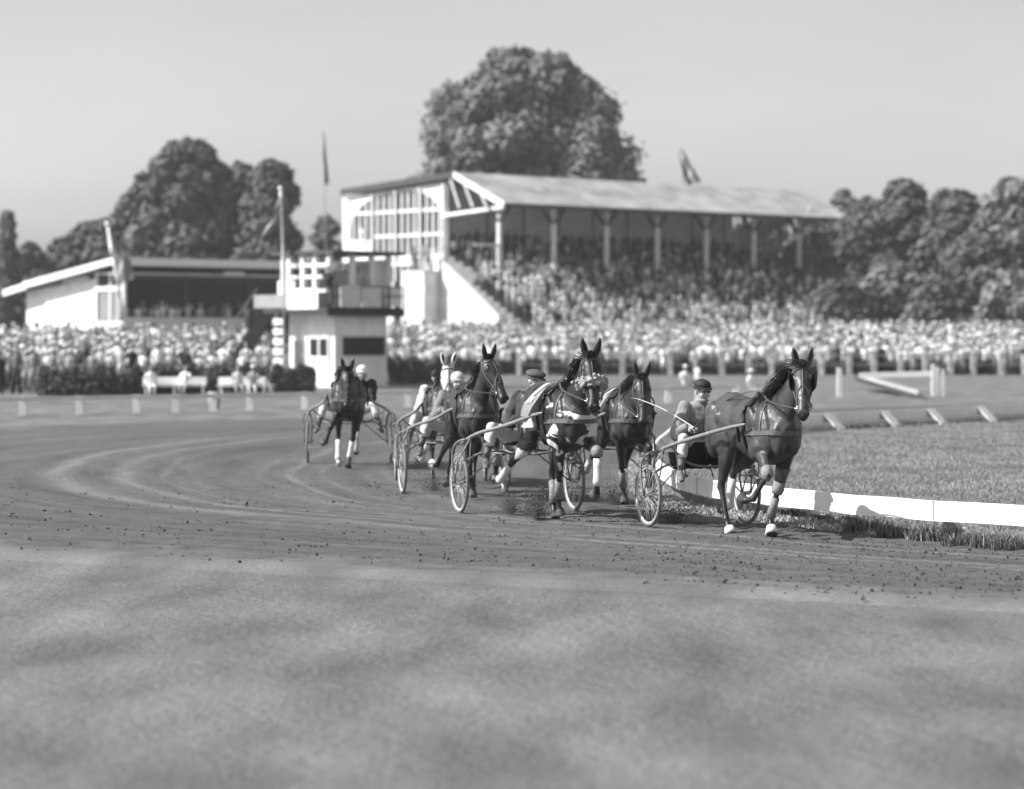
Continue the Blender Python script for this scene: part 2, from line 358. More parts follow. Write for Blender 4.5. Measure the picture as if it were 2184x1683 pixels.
gi = blades(np.stack([Xb, Yb, 0 * Xb - .03], 1), Hb, .003 + .003 * rng.random(len(Xb)), [M_blade, M_blade_d, M_straw], mi, 'infield_grass', 1.6)
tag(gi, 'rough uncut grass growing on the infield inside the rail', 'grass', None, 'stuff')
# verge of dark growth between rail and track
pp = []; hh = []; mm = []
for i in range(len(railC)):
    x, y = railC[i]
    if y < 24 or y > 46 : continue
    for _ in range(95 if y < 34 else 60):
        t = random.random(); q = -(.0 + .50 * t); ln = .12
        a = railC[min(i + 1, len(railC) - 1)] - railC[i - 1]; a = a / np.linalg.norm(a); nrm = np.array([a[1], -a[0]])
        if nrm[0] > 0: nrm = -nrm
        pp.append((x - nrm[0] * q + a[0] * random.uniform(-.1, .1), y - nrm[1] * q + a[1] * random.uniform(-.1, .1), -.01)); hh.append(random.uniform(.02, .085) * (1 - .5 * t)); mm.append(2 if random.random() < .5 else (1 if random.random() < .4 else 0))
for i in range(len(railC)):  # far branch: dark blades stand in for the shadow line under the rail
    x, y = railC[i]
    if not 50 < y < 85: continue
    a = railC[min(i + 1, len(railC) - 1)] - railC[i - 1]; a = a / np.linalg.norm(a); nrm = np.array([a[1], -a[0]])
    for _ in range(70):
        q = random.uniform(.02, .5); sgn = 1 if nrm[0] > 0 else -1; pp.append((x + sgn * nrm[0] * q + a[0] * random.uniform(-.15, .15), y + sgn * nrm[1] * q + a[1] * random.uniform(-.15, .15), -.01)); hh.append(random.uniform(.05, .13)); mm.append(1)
gv = blades(np.array(pp), np.array(hh), .007 + .004 * rng.random(len(pp)), [M_blade, M_blade_d, M_straw], np.array(mm), 'verge_grass_and_rail_shade', 1.1)
tag(gv, 'straggling dry grass along the track edge under the white rail, far strip darkened as shade', 'grass', None, 'stuff')
for k, (xd, yd, s) in enumerate(((1700, 1103, .9), (1742, 1113, .8), (1803, 1122, 1.0), (1851, 1135, 1.25), (1913, 1146, 1.0), (1992, 1153, 1.35), (2058, 1164, 1.1), (2118, 1168, 1.2), (2165, 1172, 1.2))):
    g = W(xd, yd, GY(yd)); nb = 420; th = rng.random(nb) * 6.28; rr = np.sqrt(rng.random(nb)) * .15 * s
    Pt = np.stack([g.x + np.cos(th) * rr * 1.5, g.y + np.sin(th) * rr * .8, 0 * rr - .01], 1) - np.array([g.x, g.y, 0])
    o = blades(Pt, (.17 * s - rr * .35) * (rng.random(nb) * .5 + .6), .006 + 0 * rr, [M_blade_d, M_straw], np.where(rng.random(nb) < .1, 1, 0), 'grass_tuft', .9)
    o.location = (g.x, g.y, 0); tag(o, ('first second third fourth fifth sixth seventh eighth ninth'.split())[k] + ' dark bushy grass tuft from the left below the near white rail', 'grass tuft', 'grass tufts below the near rail')

# ---------------- inner rail -----------------
def offset_curve(C, d):
    T = np.gradient(C, axis=0); T /= np.linalg.norm(T, axis=1)[:, None]; return C + np.stack([T[:, 1], -T[:, 0]], 1) * d
RT = thing('white_rail', 'low white board rail curving along the inside of the track', 'rail', (railC[150][0], railC[150][1], 0))
off = Vector((railC[150][0], railC[150][1], 0))
Nn = 400; Cr = railC; A = offset_curve(Cr, .02); B = offset_curve(Cr, -.02); VV = []
for z0, z1 in ((.15, .37),):
    for k in range(Nn + 1):
        for (c, z) in ((A, z0), (A, z1), (B, z1), (B, z0)): VV.append((c[k][0] - off.x, c[k][1] - off.y, z + .004 * math.sin(k * .3)))
idx = np.arange((Nn + 1) * 4).reshape(-1, 4); F = []
for j in range(4): F.append(np.stack([idx[:-1, j], idx[:-1, (j + 1) % 4], idx[1:, (j + 1) % 4], idx[1:, j]], 1))
def rail_mat():
    m = mat('rail_paint', .86, .55, .12, 5, .2, 18); return m
o = bpy.data.objects.new('board', npmesh('board', np.array(VV), np.concatenate(F), None, [rail_mat()])); link(o, RT)
arcR = np.concatenate([[0], np.cumsum(np.linalg.norm(np.diff(Cr, axis=0), axis=1))])
T = np.gradient(Cr, axis=0); T /= np.linalg.norm(T, axis=1)[:, None]
s = 2.2
while s < arcR[-1] - 1:
    k = int(np.searchsorted(arcR, s)); c = Cr[k]; a = T[k]; nr = np.array([a[1], -a[0]])
    s += 2.62
    if c[1] > 95: break
    # supports lean to the infield: inner side of the bend
    inw = nr if np.dot(nr, np.array([12, 45]) - c) > 0 else -nr
    p0 = Vector((c[0] - off.x + inw[0] * .035, c[1] - off.y + inw[1] * .035, .33)); p1 = Vector((c[0] - off.x + inw[0] * .42, c[1] - off.y + inw[1] * .42, -.02))
    MB().bar(p0, p1, .34 if c[1] > 45 else .16, .05).bar(p1 + Vector((0, 0, -.05)), p1 + Vector((0, 0, .07)), .14, .14).build('support', M_white2, RT)
    # butt joint lines between boards
    MB().bar(Vector((c[0] - off.x - inw[0] * .022, c[1] - off.y - inw[1] * .022, .155)), Vector((c[0] - off.x - inw[0] * .022, c[1] - off.y - inw[1] * .022, .366)), .012, .004).build('joint', M_grey, RT)
# =============== HORSES, SULKIES, DRIVERS ===============
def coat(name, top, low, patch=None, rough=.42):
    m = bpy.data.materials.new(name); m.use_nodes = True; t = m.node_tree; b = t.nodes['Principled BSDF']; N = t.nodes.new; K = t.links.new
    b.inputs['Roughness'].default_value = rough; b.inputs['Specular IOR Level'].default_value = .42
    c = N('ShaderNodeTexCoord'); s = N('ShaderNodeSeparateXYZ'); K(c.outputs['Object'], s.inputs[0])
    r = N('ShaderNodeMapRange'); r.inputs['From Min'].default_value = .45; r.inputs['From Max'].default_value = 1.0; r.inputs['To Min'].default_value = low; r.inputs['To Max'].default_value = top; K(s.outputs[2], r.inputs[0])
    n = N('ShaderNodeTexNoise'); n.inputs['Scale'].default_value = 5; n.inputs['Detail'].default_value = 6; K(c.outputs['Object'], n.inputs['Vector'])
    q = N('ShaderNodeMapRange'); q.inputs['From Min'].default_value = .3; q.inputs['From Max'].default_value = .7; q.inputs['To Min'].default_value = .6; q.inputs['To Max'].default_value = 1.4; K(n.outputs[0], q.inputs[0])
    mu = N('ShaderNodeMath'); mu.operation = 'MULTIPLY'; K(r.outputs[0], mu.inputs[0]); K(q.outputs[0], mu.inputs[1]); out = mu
    if patch:
        mp = N('ShaderNodeMapping'); mp.inputs['Location'].default_value = patch[1]; mp.inputs['Scale'].default_value = (1, 1.0, 1.5); K(c.outputs['Object'], mp.inputs[0])
        n2 = N('ShaderNodeTexNoise'); n2.inputs['Scale'].default_value = 2.6; n2.inputs['Detail'].default_value = 3; n2.inputs['Distortion'].default_value = .6; K(mp.outputs[0], n2.inputs['Vector'])
        # patches live on the lower chest and belly
        w = N('ShaderNodeMapRange'); w.inputs['From Min'].default_value = .22; w.inputs['From Max'].default_value = 0; w.inputs['To Min'].default_value = 0; w.inputs['To Max'].default_value = .13
        d = N('ShaderNodeMath'); d.operation = 'SUBTRACT'; K(s.outputs[2], d.inputs[0]); d.inputs[1].default_value = 1.07
        ab = N('ShaderNodeMath'); ab.operation = 'ABSOLUTE'; K(d.outputs[0], ab.inputs[0]); K(ab.outputs[0], w.inputs[0])
        ad = N('ShaderNodeMath'); K(n2.outputs[0], ad.inputs[0]); K(w.outputs[0], ad.inputs[1])
        e = N('ShaderNodeMapRange'); e.inputs['From Min'].default_value = patch[0]; e.inputs['From Max'].default_value = patch[0] + .03; K(ad.outputs[0], e.inputs[0])
        mx = N('ShaderNodeMix'); mx.data_type = 'FLOAT'; K(e.outputs[0], mx.inputs[0]); K(mu.outputs[0], mx.inputs[2]); mx.inputs[3].default_value = .62; out = mx
        K(mx.outputs[0], b.inputs['Base Color'])
    else: K(mu.outputs[0], b.inputs['Base Color'])
    n3 = N('ShaderNodeTexNoise'); n3.inputs['Scale'].default_value = 7; n3.inputs['Detail'].default_value = 5; n3.inputs['Roughness'].default_value = .6; K(c.outputs['Object'], n3.inputs['Vector'])
    bu = N('ShaderNodeBump'); bu.inputs['Strength'].default_value = .4; bu.inputs['Distance'].default_value = .035; K(n3.outputs[0], bu.inputs['Height']); K(bu.outputs[0], b.inputs['Normal'])
    return m
def legchain(p0, segs, ysl):
    """absolute angles from straight down, + forward; ysl lateral shift per metre"""
    pts = [Vector(p0)]
    for l, a in segs:
        a = R(a); pts.append(pts[-1] + Vector((math.sin(a) * l, ysl * l, -math.cos(a) * l)))
    return pts
def ribbon(mb, pts, w, th, nrm, mi=0):
    """flat strap: pts with outward normals"""
    k = len(pts); vs = []; fs = []
    for i, p in enumerate(pts):
        p = Vector(p); d = (Vector(pts[min(i + 1, k - 1)]) - Vector(pts[max(i - 1, 0)])).normalized(); n = Vector(nrm[i]); n = (n - d * n.dot(d))
        if n.length < 1e-4: n = Vector((0, 0, 1))
        n.normalize(); sd = d.cross(n) * (w / 2)
        vs += [p - sd, p + sd, p + sd + n * th, p - sd + n * th]
    for i in range(k - 1):
        for j in range(4): fs.append((i * 4 + j, i * 4 + (j + 1) % 4, i * 4 + 4 + (j + 1) % 4, i * 4 + 4 + j))
    fs.append((3, 2, 1, 0)); e = (k - 1) * 4; fs.append((e, e + 1, e + 2, e + 3)); mb.add(vs, fs, mi)
def densify(pts, step=.03):
    out = [Vector(pts[0])]
    for a, b in zip(pts[:-1], pts[1:]):
        a = Vector(a); b = Vector(b); n = max(1, int((b - a).length / step))
        for i in range(1, n + 1): out.append(a.lerp(b, i / n))
    return out
def curve(pts, n=24):
    return [Vector(p) for p in catmull([tuple(p) for p in pts], n)]
def text_mesh(ch, size):
    c = bpy.data.curves.new('t', 'FONT'); c.body = ch; c.size = size; c.align_x = 'CENTER'; c.align_y = 'CENTER'; c.offset = size * .018; c.resolution_u = 4
    o = bpy.data.objects.new('t', c); COL.objects.link(o); dg = bpy.context.evaluated_depsgraph_get()
    me = bpy.data.meshes.new_from_object(o.evaluated_get(dg)); V = [tuple(v.co) for v in me.vertices]; F = [tuple(p.vertices) for p in me.polygons]
    bpy.data.objects.remove(o); bpy.data.curves.remove(c); bpy.data.meshes.remove(me); return V, F

def make_horse(cfg):
    root = thing('horse', cfg['label'], 'horse', cfg['loc'], cfg['rz'], 'harness racing horses on the bend'); root.scale = (cfg.get('s', 1),) * 3; root.location.z = -.03
    B = MB()
    sec = [(-1.27, 1.24, .10, .08), (-1.22, 1.22, .21, .16), (-1.1, 1.23, .29, .235), (-.95, 1.25, .315, .275), (-.78, 1.255, .30, .275), (-.55, 1.215, .30, .27), (-.3, 1.19, .34, .285), (-.08, 1.18, .375, .275), (.1, 1.18, .375, .235), (.26, 1.17, .33, .195), (.37, 1.14, .25, .15), (.43, 1.11, .16, .10), (.455, 1.10, .07, .05)]
    B.tube([(x, 0, z) for x, z, h, w in sec], [w * .95 for x, z, h, w in sec], [h for x, z, h, w in sec], n=24)
    # muscle masses
    for sy in (-1, 1):
        B.ell((.17, sy * .15, 1.18), (.17, .105, .28), rot=(0, R(-18), 0)); B.ell((.33, sy * .085, 1.08), (.12, .085, .15)); B.ell((-.95, sy * .17, 1.18), (.24, .13, .27)); B.ell((-1.12, sy * .13, 1.05), (.12, .11, .22)); B.ell((-.72, sy * .20, 1.02), (.14, .085, .19), rot=(0, R(25), 0))
        B.ell((.02, sy * .19, .98), (.13, .075, .13))
    for sy in (-1, 1):
        B.ell((.355, sy * .08, 1.05), (.095, .075, .14), rot=(0, 0, sy * .3)); B.ell((.36, sy * .12, 1.20), (.07, .05, .11), rot=(sy * .35, 0, 0)); B.ell((.06, sy * .205, 1.16), (.075, .06, .24), rot=(0, R(-28), 0))
        B.ell((-.02, sy * .225, 1.30), (.10, .045, .16), rot=(0, R(-35), 0)); B.ell((.12, sy * .20, 1.02), (.12, .075, .10)); B.ell((-1.02, sy * .2, 1.33), (.16, .08, .14)); B.ell((-.80, sy * .25, 1.30), (.06, .035, .07))
        B.ell((-.86, sy * .235, 1.10), (.07, .05, .20), rot=(0, R(14), 0))
    B.ell((.42, 0, 1.19), (.05, .03, .15)); B.ell((-.05, 0, 1.49), (.28, .07, .085)); B.ell((-.92, 0, 1.50), (.28, .10, .07))
    # neck
    poll = Vector(cfg.get('poll', (.72, 0, 1.86))); hy = cfg.get('hyaw', 0); pit = R(cfg.get('pitch', 55))
    base = Vector((.14, 0, 1.27)); n1 = Vector((.34, 0, 1.44)); n2 = base.lerp(poll, .68) + Vector((.05, 0, -.02)); n2.y = poll.y * .45
    NP = [(.04, 0, 1.2), tuple(base), tuple(n1), tuple(n2), tuple(poll + Vector((-.02, 0, -.06)))]
    NC = curve(NP, 12); t_ = np.linspace(0, 1, 13)
    B.tube(NC, list(np.interp(t_, [0, .25, .5, .8, 1], [.17, .155, .115, .085, .075])), list(np.interp(t_, [0, .25, .5, .8, 1], [.30, .285, .21, .145, .115])), n=18)
    B.ell(poll + Vector((-.02, 0, -.07)), (.09, .08, .11))
    # head frame
    u = Vector((math.cos(pit) * math.cos(hy), math.cos(pit) * math.sin(hy), -math.sin(pit))); lat = Vector((-math.sin(hy), math.cos(hy), 0)); v = u.cross(lat) * -1
    if v.z < 0: v = -v
    roll = cfg.get('hroll', 0)
    H = lambda t, w, d: poll + u * t + lat * w + v * d
    hs = [(-.06, .045, .05, -.03), (0, .075, .085, -.035), (.07, .092, .115, -.055), (.14, .104, .135, -.07), (.2, .104, .145, -.078), (.27, .09, .135, -.07), (.34, .070, .105, -.05), (.41, .058, .083, -.038), (.48, .054, .074, -.033), (.54, .058, .070, -.034), (.59, .058, .062, -.036), (.63, .046, .05, -.04), (.655, .026, .03, -.045)]
    B.tube([H(t, 0, d) for t, w, h, d in hs], [q[1] * 1.1 for q in hs], [q[2] * 1.04 for q in hs], n=18, lat=lat)
    hm = Matrix((u, lat, v)).transposed()
    for sy in (-1, 1):
        B.ell(H(.19, sy * .062, -.13), (.115, .042, .075), rot=hm); B.ell(H(.155, sy * .082, .012), (.05, .028, .03), rot=hm); B.ell(H(.60, sy * .04, .0), (.035, .022, .028), rot=hm)
        B.ell(H(.34, sy * .045, .012), (.12, .016, .02), rot=hm)
        # ears
        e0 = H(-.02, sy * .06, .03); ed = (Vector((0, 0, 1)) * .9 + v * cfg.get('earf', .1) + lat * sy * .22).normalized()
        B.tube([e0 - ed * .02, e0 + ed * .05, e0 + ed * .10, e0 + ed * .15, e0 + ed * .185], [.030, .044, .041, .026, .007], [.02, .026, .023, .016, .006], n=8, lat=lat)
    B.ell(H(.61, 0, -.085), (.04, .036, .028), rot=hm)
    # legs
    hooves = []; joints = {}
    for side, sy in (('R', -1), ('L', 1)):
        a, b, c, d, ys = cfg['fore' + side]
        el = Vector((.10, sy * .15, .96)); P = legchain(el, [(.43, a), (.31, b), (.13, c), (.08, d)], ys)
        B.tube([Vector((.20, sy * .14, 1.16)), Vector((.13, sy * .155, 1.04)), P[0].lerp(P[1], .05), P[0].lerp(P[1], .35), P[0].lerp(P[1], .7), P[0].lerp(P[1], .93), P[1]], [.09, .095, .085, .072, .052, .045, .046], [.13, .13, .11, .085, .057, .049, .05], n=14)
        B.ell(P[1], (.05, .05, .062)); B.ell(P[1] + Vector((.012, 0, 0)), (.046, .043, .05))
        B.tube([P[1], P[1].lerp(P[2], .2), P[1].lerp(P[2], .5), P[1].lerp(P[2], .9), P[2]], [.042, .032, .028, .031, .036], [.046, .038, .033, .037, .042], n=12)
        B.ell(P[2], .042); B.tube([P[2], P[2].lerp(P[3], .5), P[3]], [.035, .031, .038], n=12)
        B.tube([P[3], P[3].lerp(P[4], .3), P[4]], [.042, .05, .066], [.045, .053, .07], n=14)
        hooves.append((P[3], P[4])); joints['fore' + side] = P
        a, b, c, d, ys = cfg['hind' + side]
        hip = Vector((-.90, sy * .14, 1.24)); th = R(cfg.get('thigh' + side, 24)); st = hip + Vector((math.sin(th) * .36, sy * .03, -math.cos(th) * .36)); P = legchain(st, [(.44, a), (.39, b), (.13, c), (.08, d)], ys)
        B.tube([hip, hip.lerp(st, .5), st, P[0].lerp(P[1], .3), P[0].lerp(P[1], .65), P[0].lerp(P[1], .92), P[1]], [.11, .115, .095, .08, .055, .04, .045], [.22, .20, .15, .115, .075, .058, .06], n=14)
        bk = (P[1] - P[0]).normalized(); B.ell(P[1], (.05, .042, .06)); B.ell(P[1] + Vector((-.035, 0, .02)), (.03, .025, .035))
        B.tube([P[1], P[1].lerp(P[2], .2), P[1].lerp(P[2], .5), P[1].lerp(P[2], .9), P[2]], [.044, .034, .03, .033, .037], [.055, .044, .037, .04, .044], n=12)
        B.ell(P[2], .043); B.tube([P[2], P[2].lerp(P[3], .5), P[3]], [.035, .032, .038], n=12)
        B.tube([P[3], P[3].lerp(P[4], .3), P[4]], [.042, .048, .062], [.045, .052, .066], n=14)
        hooves.append((P[3], P[4])); joints['hind' + side] = P
    me = organic(B, cfg.get('vox', .014), 3, .5)
    C = centers(me); mi = np.zeros(len(C), dtype=np.int32)
    for q, (a, b) in enumerate(hooves):
        a = np.array(a); b = np.array(b); d = b - a; t = (C - a) @ d / (d @ d); dist = np.linalg.norm(C - a - t[:, None] * d, axis=1); mi[(t > .05) & (dist < .11) & (t < 1.6)] = 1
    for leg in cfg.get('socks', ()):
        P = joints[leg]
        for a, b, lim in ((P[2], P[3], 1.05), (P[1].lerp(P[2], .75), P[2], 1.1)):
            a = np.array(a); b = np.array(b); d = b - a; t = (C - a) @ d / (d @ d); dist = np.linalg.norm(C - a - t[:, None] * d, axis=1); mi[(t > -.1) & (dist < .06) & (t < lim) & (mi == 0)] = 2
    hl = C - np.array(poll); ht = hl @ np.array(u); hw = hl @ np.array(lat); hd = hl @ np.array(v)
    if cfg.get('hood'): mi[(((ht > -.02) & (ht < .40) & (hd > -.22) & (hd < .2)) | ((C[:, 2] > poll.z + .02) & (ht < .1))) & (abs(hw) < .14)] = 2
    if cfg.get('blaze'): mi[(ht > .10) & (ht < .62) & (abs(hw) < .022 + .01 * np.sin(ht * 30)) & (hd > -.03)] = 2
    # dark muzzle
    mi[(ht > .60) & (abs(hw) < .1) & (abs(hd) < .15) & (ht < .8) & (mi == 0)] = 3
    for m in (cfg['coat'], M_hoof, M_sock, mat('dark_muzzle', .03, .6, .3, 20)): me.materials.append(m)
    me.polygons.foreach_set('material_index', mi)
    body = bpy.data.objects.new('body', me); link(body, root)
    bvh = BVHTree.FromPolygons([v_.co[:] for v_ in me.vertices], [p.vertices[:] for p in me.polygons])
    def wrap(pts, off=.006, step=.03, maxd=.2):
        P = []; Nn = []
        for p in densify(pts, step):
            loc, nr, i, d = bvh.find_nearest(p, maxd)
            if loc is None: P.append(p); Nn.append(Nn[-1] if Nn else Vector((0, 0, 1)))
            else: P.append(loc + nr * off); Nn.append(nr)
        for _ in range(2):
            P = [P[0]] + [(P[i - 1] + P[i] * 2 + P[i + 1]) / 4 for i in range(1, len(P) - 1)] + [P[-1]]
        return P, Nn
    def strap(mb, pts, w=.025, off=.004, th=.006, **k):
        P, Nn = wrap(pts, off, **k); ribbon(mb, P, w, th, Nn)
    lm = cfg.get('leather', M_leather)
    # eyes, nostrils, mouth
    for sy in (-1, 1): MB().ell(H(.165, sy * .103, -.012), (.022, .014, .018), rot=hm).build('eye', M_eye, root, True)
    for sy in (-1, 1): MB().ell(H(.615, sy * .052, -.004), (.022, .012, .016), rot=hm).build('nostril', M_hair, root, True)
    for sy in (-1, 1):
        e = MB()
        e0 = H(-.02, sy * .06, .03); ed = (Vector((0, 0, 1)) * .9 + v * cfg.get('earf', .1) + lat * sy * .22).normalized()
        e.ell(e0 + ed * .09 + v * .017 + u * .012, (.012, .016, .06), rot=Matrix((u, lat, ed)).transposed()); e.build('ear_lining', M_hair, root, True)
    # mane
    m = MB(); wind = cfg.get('wind', Vector((-.6, -.2, -.15)))
    for i in range(300):
        t = random.random() * .93; p = NC[min(11, int(t * 12))].lerp(NC[min(12, int(t * 12) + 1)], t * 12 % 1); rb_ = np.interp(t, [0, .25, .5, .8, 1], [.30, .285, .21, .145, .115])
        d = (NC[min(12, int(t * 12) + 1)] - NC[int(t * 12) if t < 1 else 11]).normalized(); up = Vector((0, 1, 0)).cross(d); up = up if up.z > 0 else -up
        c0 = p + up * rb_ * .93 + Vector((0, random.uniform(-.02, .02), 0)); ln = random.uniform(.10, .24) * cfg.get('mane', 1)
        sd = Vector((0, cfg.get('maneside', -1) * random.uniform(.2, 1), 0))
        c1 = c0 + (up * .25 + sd * .5 + wind * .3) * ln; c2 = c0 + (sd * .9 + wind * .8 + Vector((0, 0, -.5))) * ln
        c1 = c1 + Vector([random.gauss(0, .018) for _ in range(3)]); c2 = c2 + Vector([random.gauss(0, .03) for _ in range(3)]); m.tube([c0, c1, c2], [.006, .005, .001], [.007, .005, .001], n=4)
    m.build('mane', M_hair, root, True); m = MB()
    for i in range(40 if not cfg.get('hood') else 3):
        c0 = H(random.uniform(-.05, .02), random.uniform(-.04, .04), .05); ln = random.uniform(.08, .2)
        c1 = c0 + (v * .5 + u * .3 + Vector((0, -.2, 0))) * ln * .5; c2 = c1 + (wind * .9 + Vector((0, random.uniform(-.5, .1), random.uniform(-.2, .3)))) * ln
        m.tube([c0, c1, c2], [.006, .005, .0015], n=4)
    m.build('forelock', M_hair, root, True)
    t_ = MB()
    for i in range(70):
        y0 = random.uniform(-.03, .03); a = random.uniform(-.08, .08)
        t_.tube([(-1.22, y0, 1.42), (-1.34, y0 + a * .4, 1.30 + random.uniform(-.02, .02)), (-1.42, a, 1.05), (-1.42 + random.uniform(-.04, .04), a * 1.6, .75 + random.uniform(0, .1))], [.012, .014, .012, .003], n=4)
    t_.build('tail', M_hair, root, True)
    # bridle
    br = MB(); strap(br, [H(.06, -.12, -.05), H(.055, -.06, .08), H(.055, .06, .08), H(.06, .12, -.05)], .022, maxd=.15)
    for sy in (-1, 1): strap(br, [H(-.03, sy * .09, -.03), H(.15, sy * .13, -.05), H(.3, sy * .11, -.05), H(.50, sy * .08, -.05)], .018)
    strap(br, [H(-.03, -.08, .02), H(-.04, 0, .05), H(-.03, .08, .02)], .022)
    strap(br, [H(.40, .09, -.03), H(.40, .05, .05), H(.40, -.05, .05), H(.40, -.09, -.03), H(.39, -.05, -.13), H(.39, .05, -.13), H(.40, .09, -.03)], .02)
    strap(br, [H(.06, 0, .08), H(.2, .0, .06), H(.3, 0, .05), H(.40, .0, .05)], .013)
    for sy in (-1, 1): strap(br, [H(.26, 0, .05), H(.33, sy * .045, .04), H(.42, sy * .075, 0), H(.50, sy * .07, -.04)], .012)
    strap(br, [H(0, -.08, -.05), H(.12, -.08, -.2), H(.14, 0, -.24), H(.12, .08, -.2), H(0, .08, -.05)], .014)
    bri = br.build('bridle', lm, root, True)
    bt = MB()
    for sy in (-1, 1):
        bt.ring(H(.51, sy * .07, -.045), .028, .005, n=16, k=5)
    bt.tube([H(.51, -.09, -.045), H(.52, 0, -.05), H(.51, .09, -.045)], .007, n=6); bt.build('bit', M_steel, root, True)
    if cfg.get('blinkers'):
        for sy in (-1, 1):
            q = MB(); q.poly([H(.05, sy * .125, .0), H(.05, sy * .10, -.10), H(.25, sy * .10, -.10), H(.27, sy * .13, .01), H(.2, sy * .14, .06), H(.09, sy * .14, .06)], lat * (.012 * sy)); q.build('blinker', M_black, root)
    if cfg.get('noseroll'):
        q = MB()
        ring = [H(.30 + .03 * math.cos(a), .118 * math.sin(a), -.06 + .135 * math.cos(a)) for a in np.linspace(R(-150), R(150), 26)]
        for p in ring:
            for _ in range(16): q.ell(p + Vector([random.gauss(0, .026) for _ in range(3)]), random.uniform(.013, .026), 6, 4)
        fl = organic(q, .008, 1, .3); fl.materials.append(mat('sheepskin', .36, .95, .4, 45, 1, 70)); link(bpy.data.objects.new('sheepskin_noseband', fl), root)
    # harness saddle & girth
    sg = MB(); rad = lambda x, w, h, z, a0, a1, n=24: [Vector((x, w * math.sin(a), z + h * math.cos(a))) for a in np.linspace(R(a0), R(a1), n)]
    strap(sg, rad(-.12, .29, .38, 1.18, -180, 180), .05, .006, .01); strap(sg, rad(-.12, .29, .38, 1.18, -62, 62), .11, .012, .016)
    sd_ = sg.build('saddle_girth', cfg.get('pad', M_black), root, True)
    tr = MB(); tr.ell((-.12, .09, 1.58), .022, 10, 8); tr.ell((-.12, -.09, 1.58), .022, 10, 8); tr.ring((-.12, 0, 1.60), .028, .006, 14, 5); tr.build('terret', M_steel, root, True)
    # breast collar
    bc = MB(); zc = 1.15
    path = [(-.14, -.30, 1.14), (.0, -.30, 1.15), (.2, -.28, 1.16), (.36, -.21, 1.17), (.47, -.1, 1.16), (.53, 0, 1.15), (.47, .1, 1.16), (.36, .21, 1.17), (.2, .28, 1.16), (0, .30, 1.15), (-.14, .30, 1.14)]
    strap(bc, path, .05, .003, .008)
    for sy in (-1, 1): strap(bc, [(.24, sy * .25, 1.18), (.2, sy * .2, 1.35), (.13, sy * .1, 1.5), (.10, 0, 1.56)], .02, .004)
    bc.build('breast_collar', cfg.get('collar', lm), root)
    # reins, back strap
    hands = cfg.get('hands', [(-1.60, -.16, 1.16), (-1.60, .16, 1.16)])
    rn = MB()
    for sy, hd_ in zip((-1, 1), hands):
        pts = [H(.51, sy * .09, -.045), H(.5, sy * .16, -.3) if False else Vector((.42, sy * .22, 1.50 if poll.z > 1.8 else 1.42)), Vector((-.12, sy * .11, 1.60)), Vector((-.8, sy * .16, 1.47)), Vector(hd_)]
        pts = curve(pts, 26); ribbon(rn, pts, .022, .005, [Vector((0, 0, 1))] * len(pts))
    rn.build('reins', lm, root)
    bs = MB(); strap(bs, [(-.12, 0, 1.6), (-.5, 0, 1.55), (-.9, 0, 1.6), (-1.2, 0, 1.45)], .028, .004); ck = curve([H(-.03, 0, .04), poll + Vector((-.2, 0, .05)), (.1, 0, 1.66), (-.12, 0, 1.60)], 16); ribbon(bs, ck, .014, .005, [Vector((0, 0, 1))] * len(ck)); bs.build('back_strap', lm, root)
    # leg wear
    for leg, kind in cfg.get('boots', {}).items():
        P = joints[leg]
        if 'bandage' in kind: MB().tube([P[1].lerp(P[2], .22), P[1].lerp(P[2], .5), P[1].lerp(P[2], .85), P[2] + Vector((0, 0, 0)), P[2].lerp(P[3], .35)], [.048, .045, .048, .056, .05], [.054, .05, .054, .06, .055], n=16).build('leg_bandage', M_sock, root, True)
        if 'boot' in kind: MB().tube([P[1].lerp(P[2], .3), P[1].lerp(P[2], .6), P[2]], [.046, .043, .055], [.052, .049, .06], n=14).build('leg_boot', mat('tan_boot', .2, .6, .3, 20), root, True)
        if 'knee' in kind: MB().tube([P[0].lerp(P[1], .80), P[1], P[1].lerp(P[2], .16)], [.062, .068, .055], [.068, .075, .06], n=14).build('knee_boot', mat('knee_boot_leather', .22, .7, .3, 20, .3), root, True)
        if 'bell' in kind: MB().tube([P[3] + (P[2] - P[3]) * .2, P[3].lerp(P[4], .3), P[3].lerp(P[4], .85)], [.05, .062, .078], [.052, .066, .082], n=16).build('bell_boot', mat('pale_rubber', .6, .7, .1, 9), root, True)
        if 'forearm' in kind: MB().tube([P[0].lerp(P[1], .42), P[0].lerp(P[1], .6), P[0].lerp(P[1], .8)], [.082, .07, .062], [.095, .078, .068], n=14).build('forearm_boot', lm, root, True)
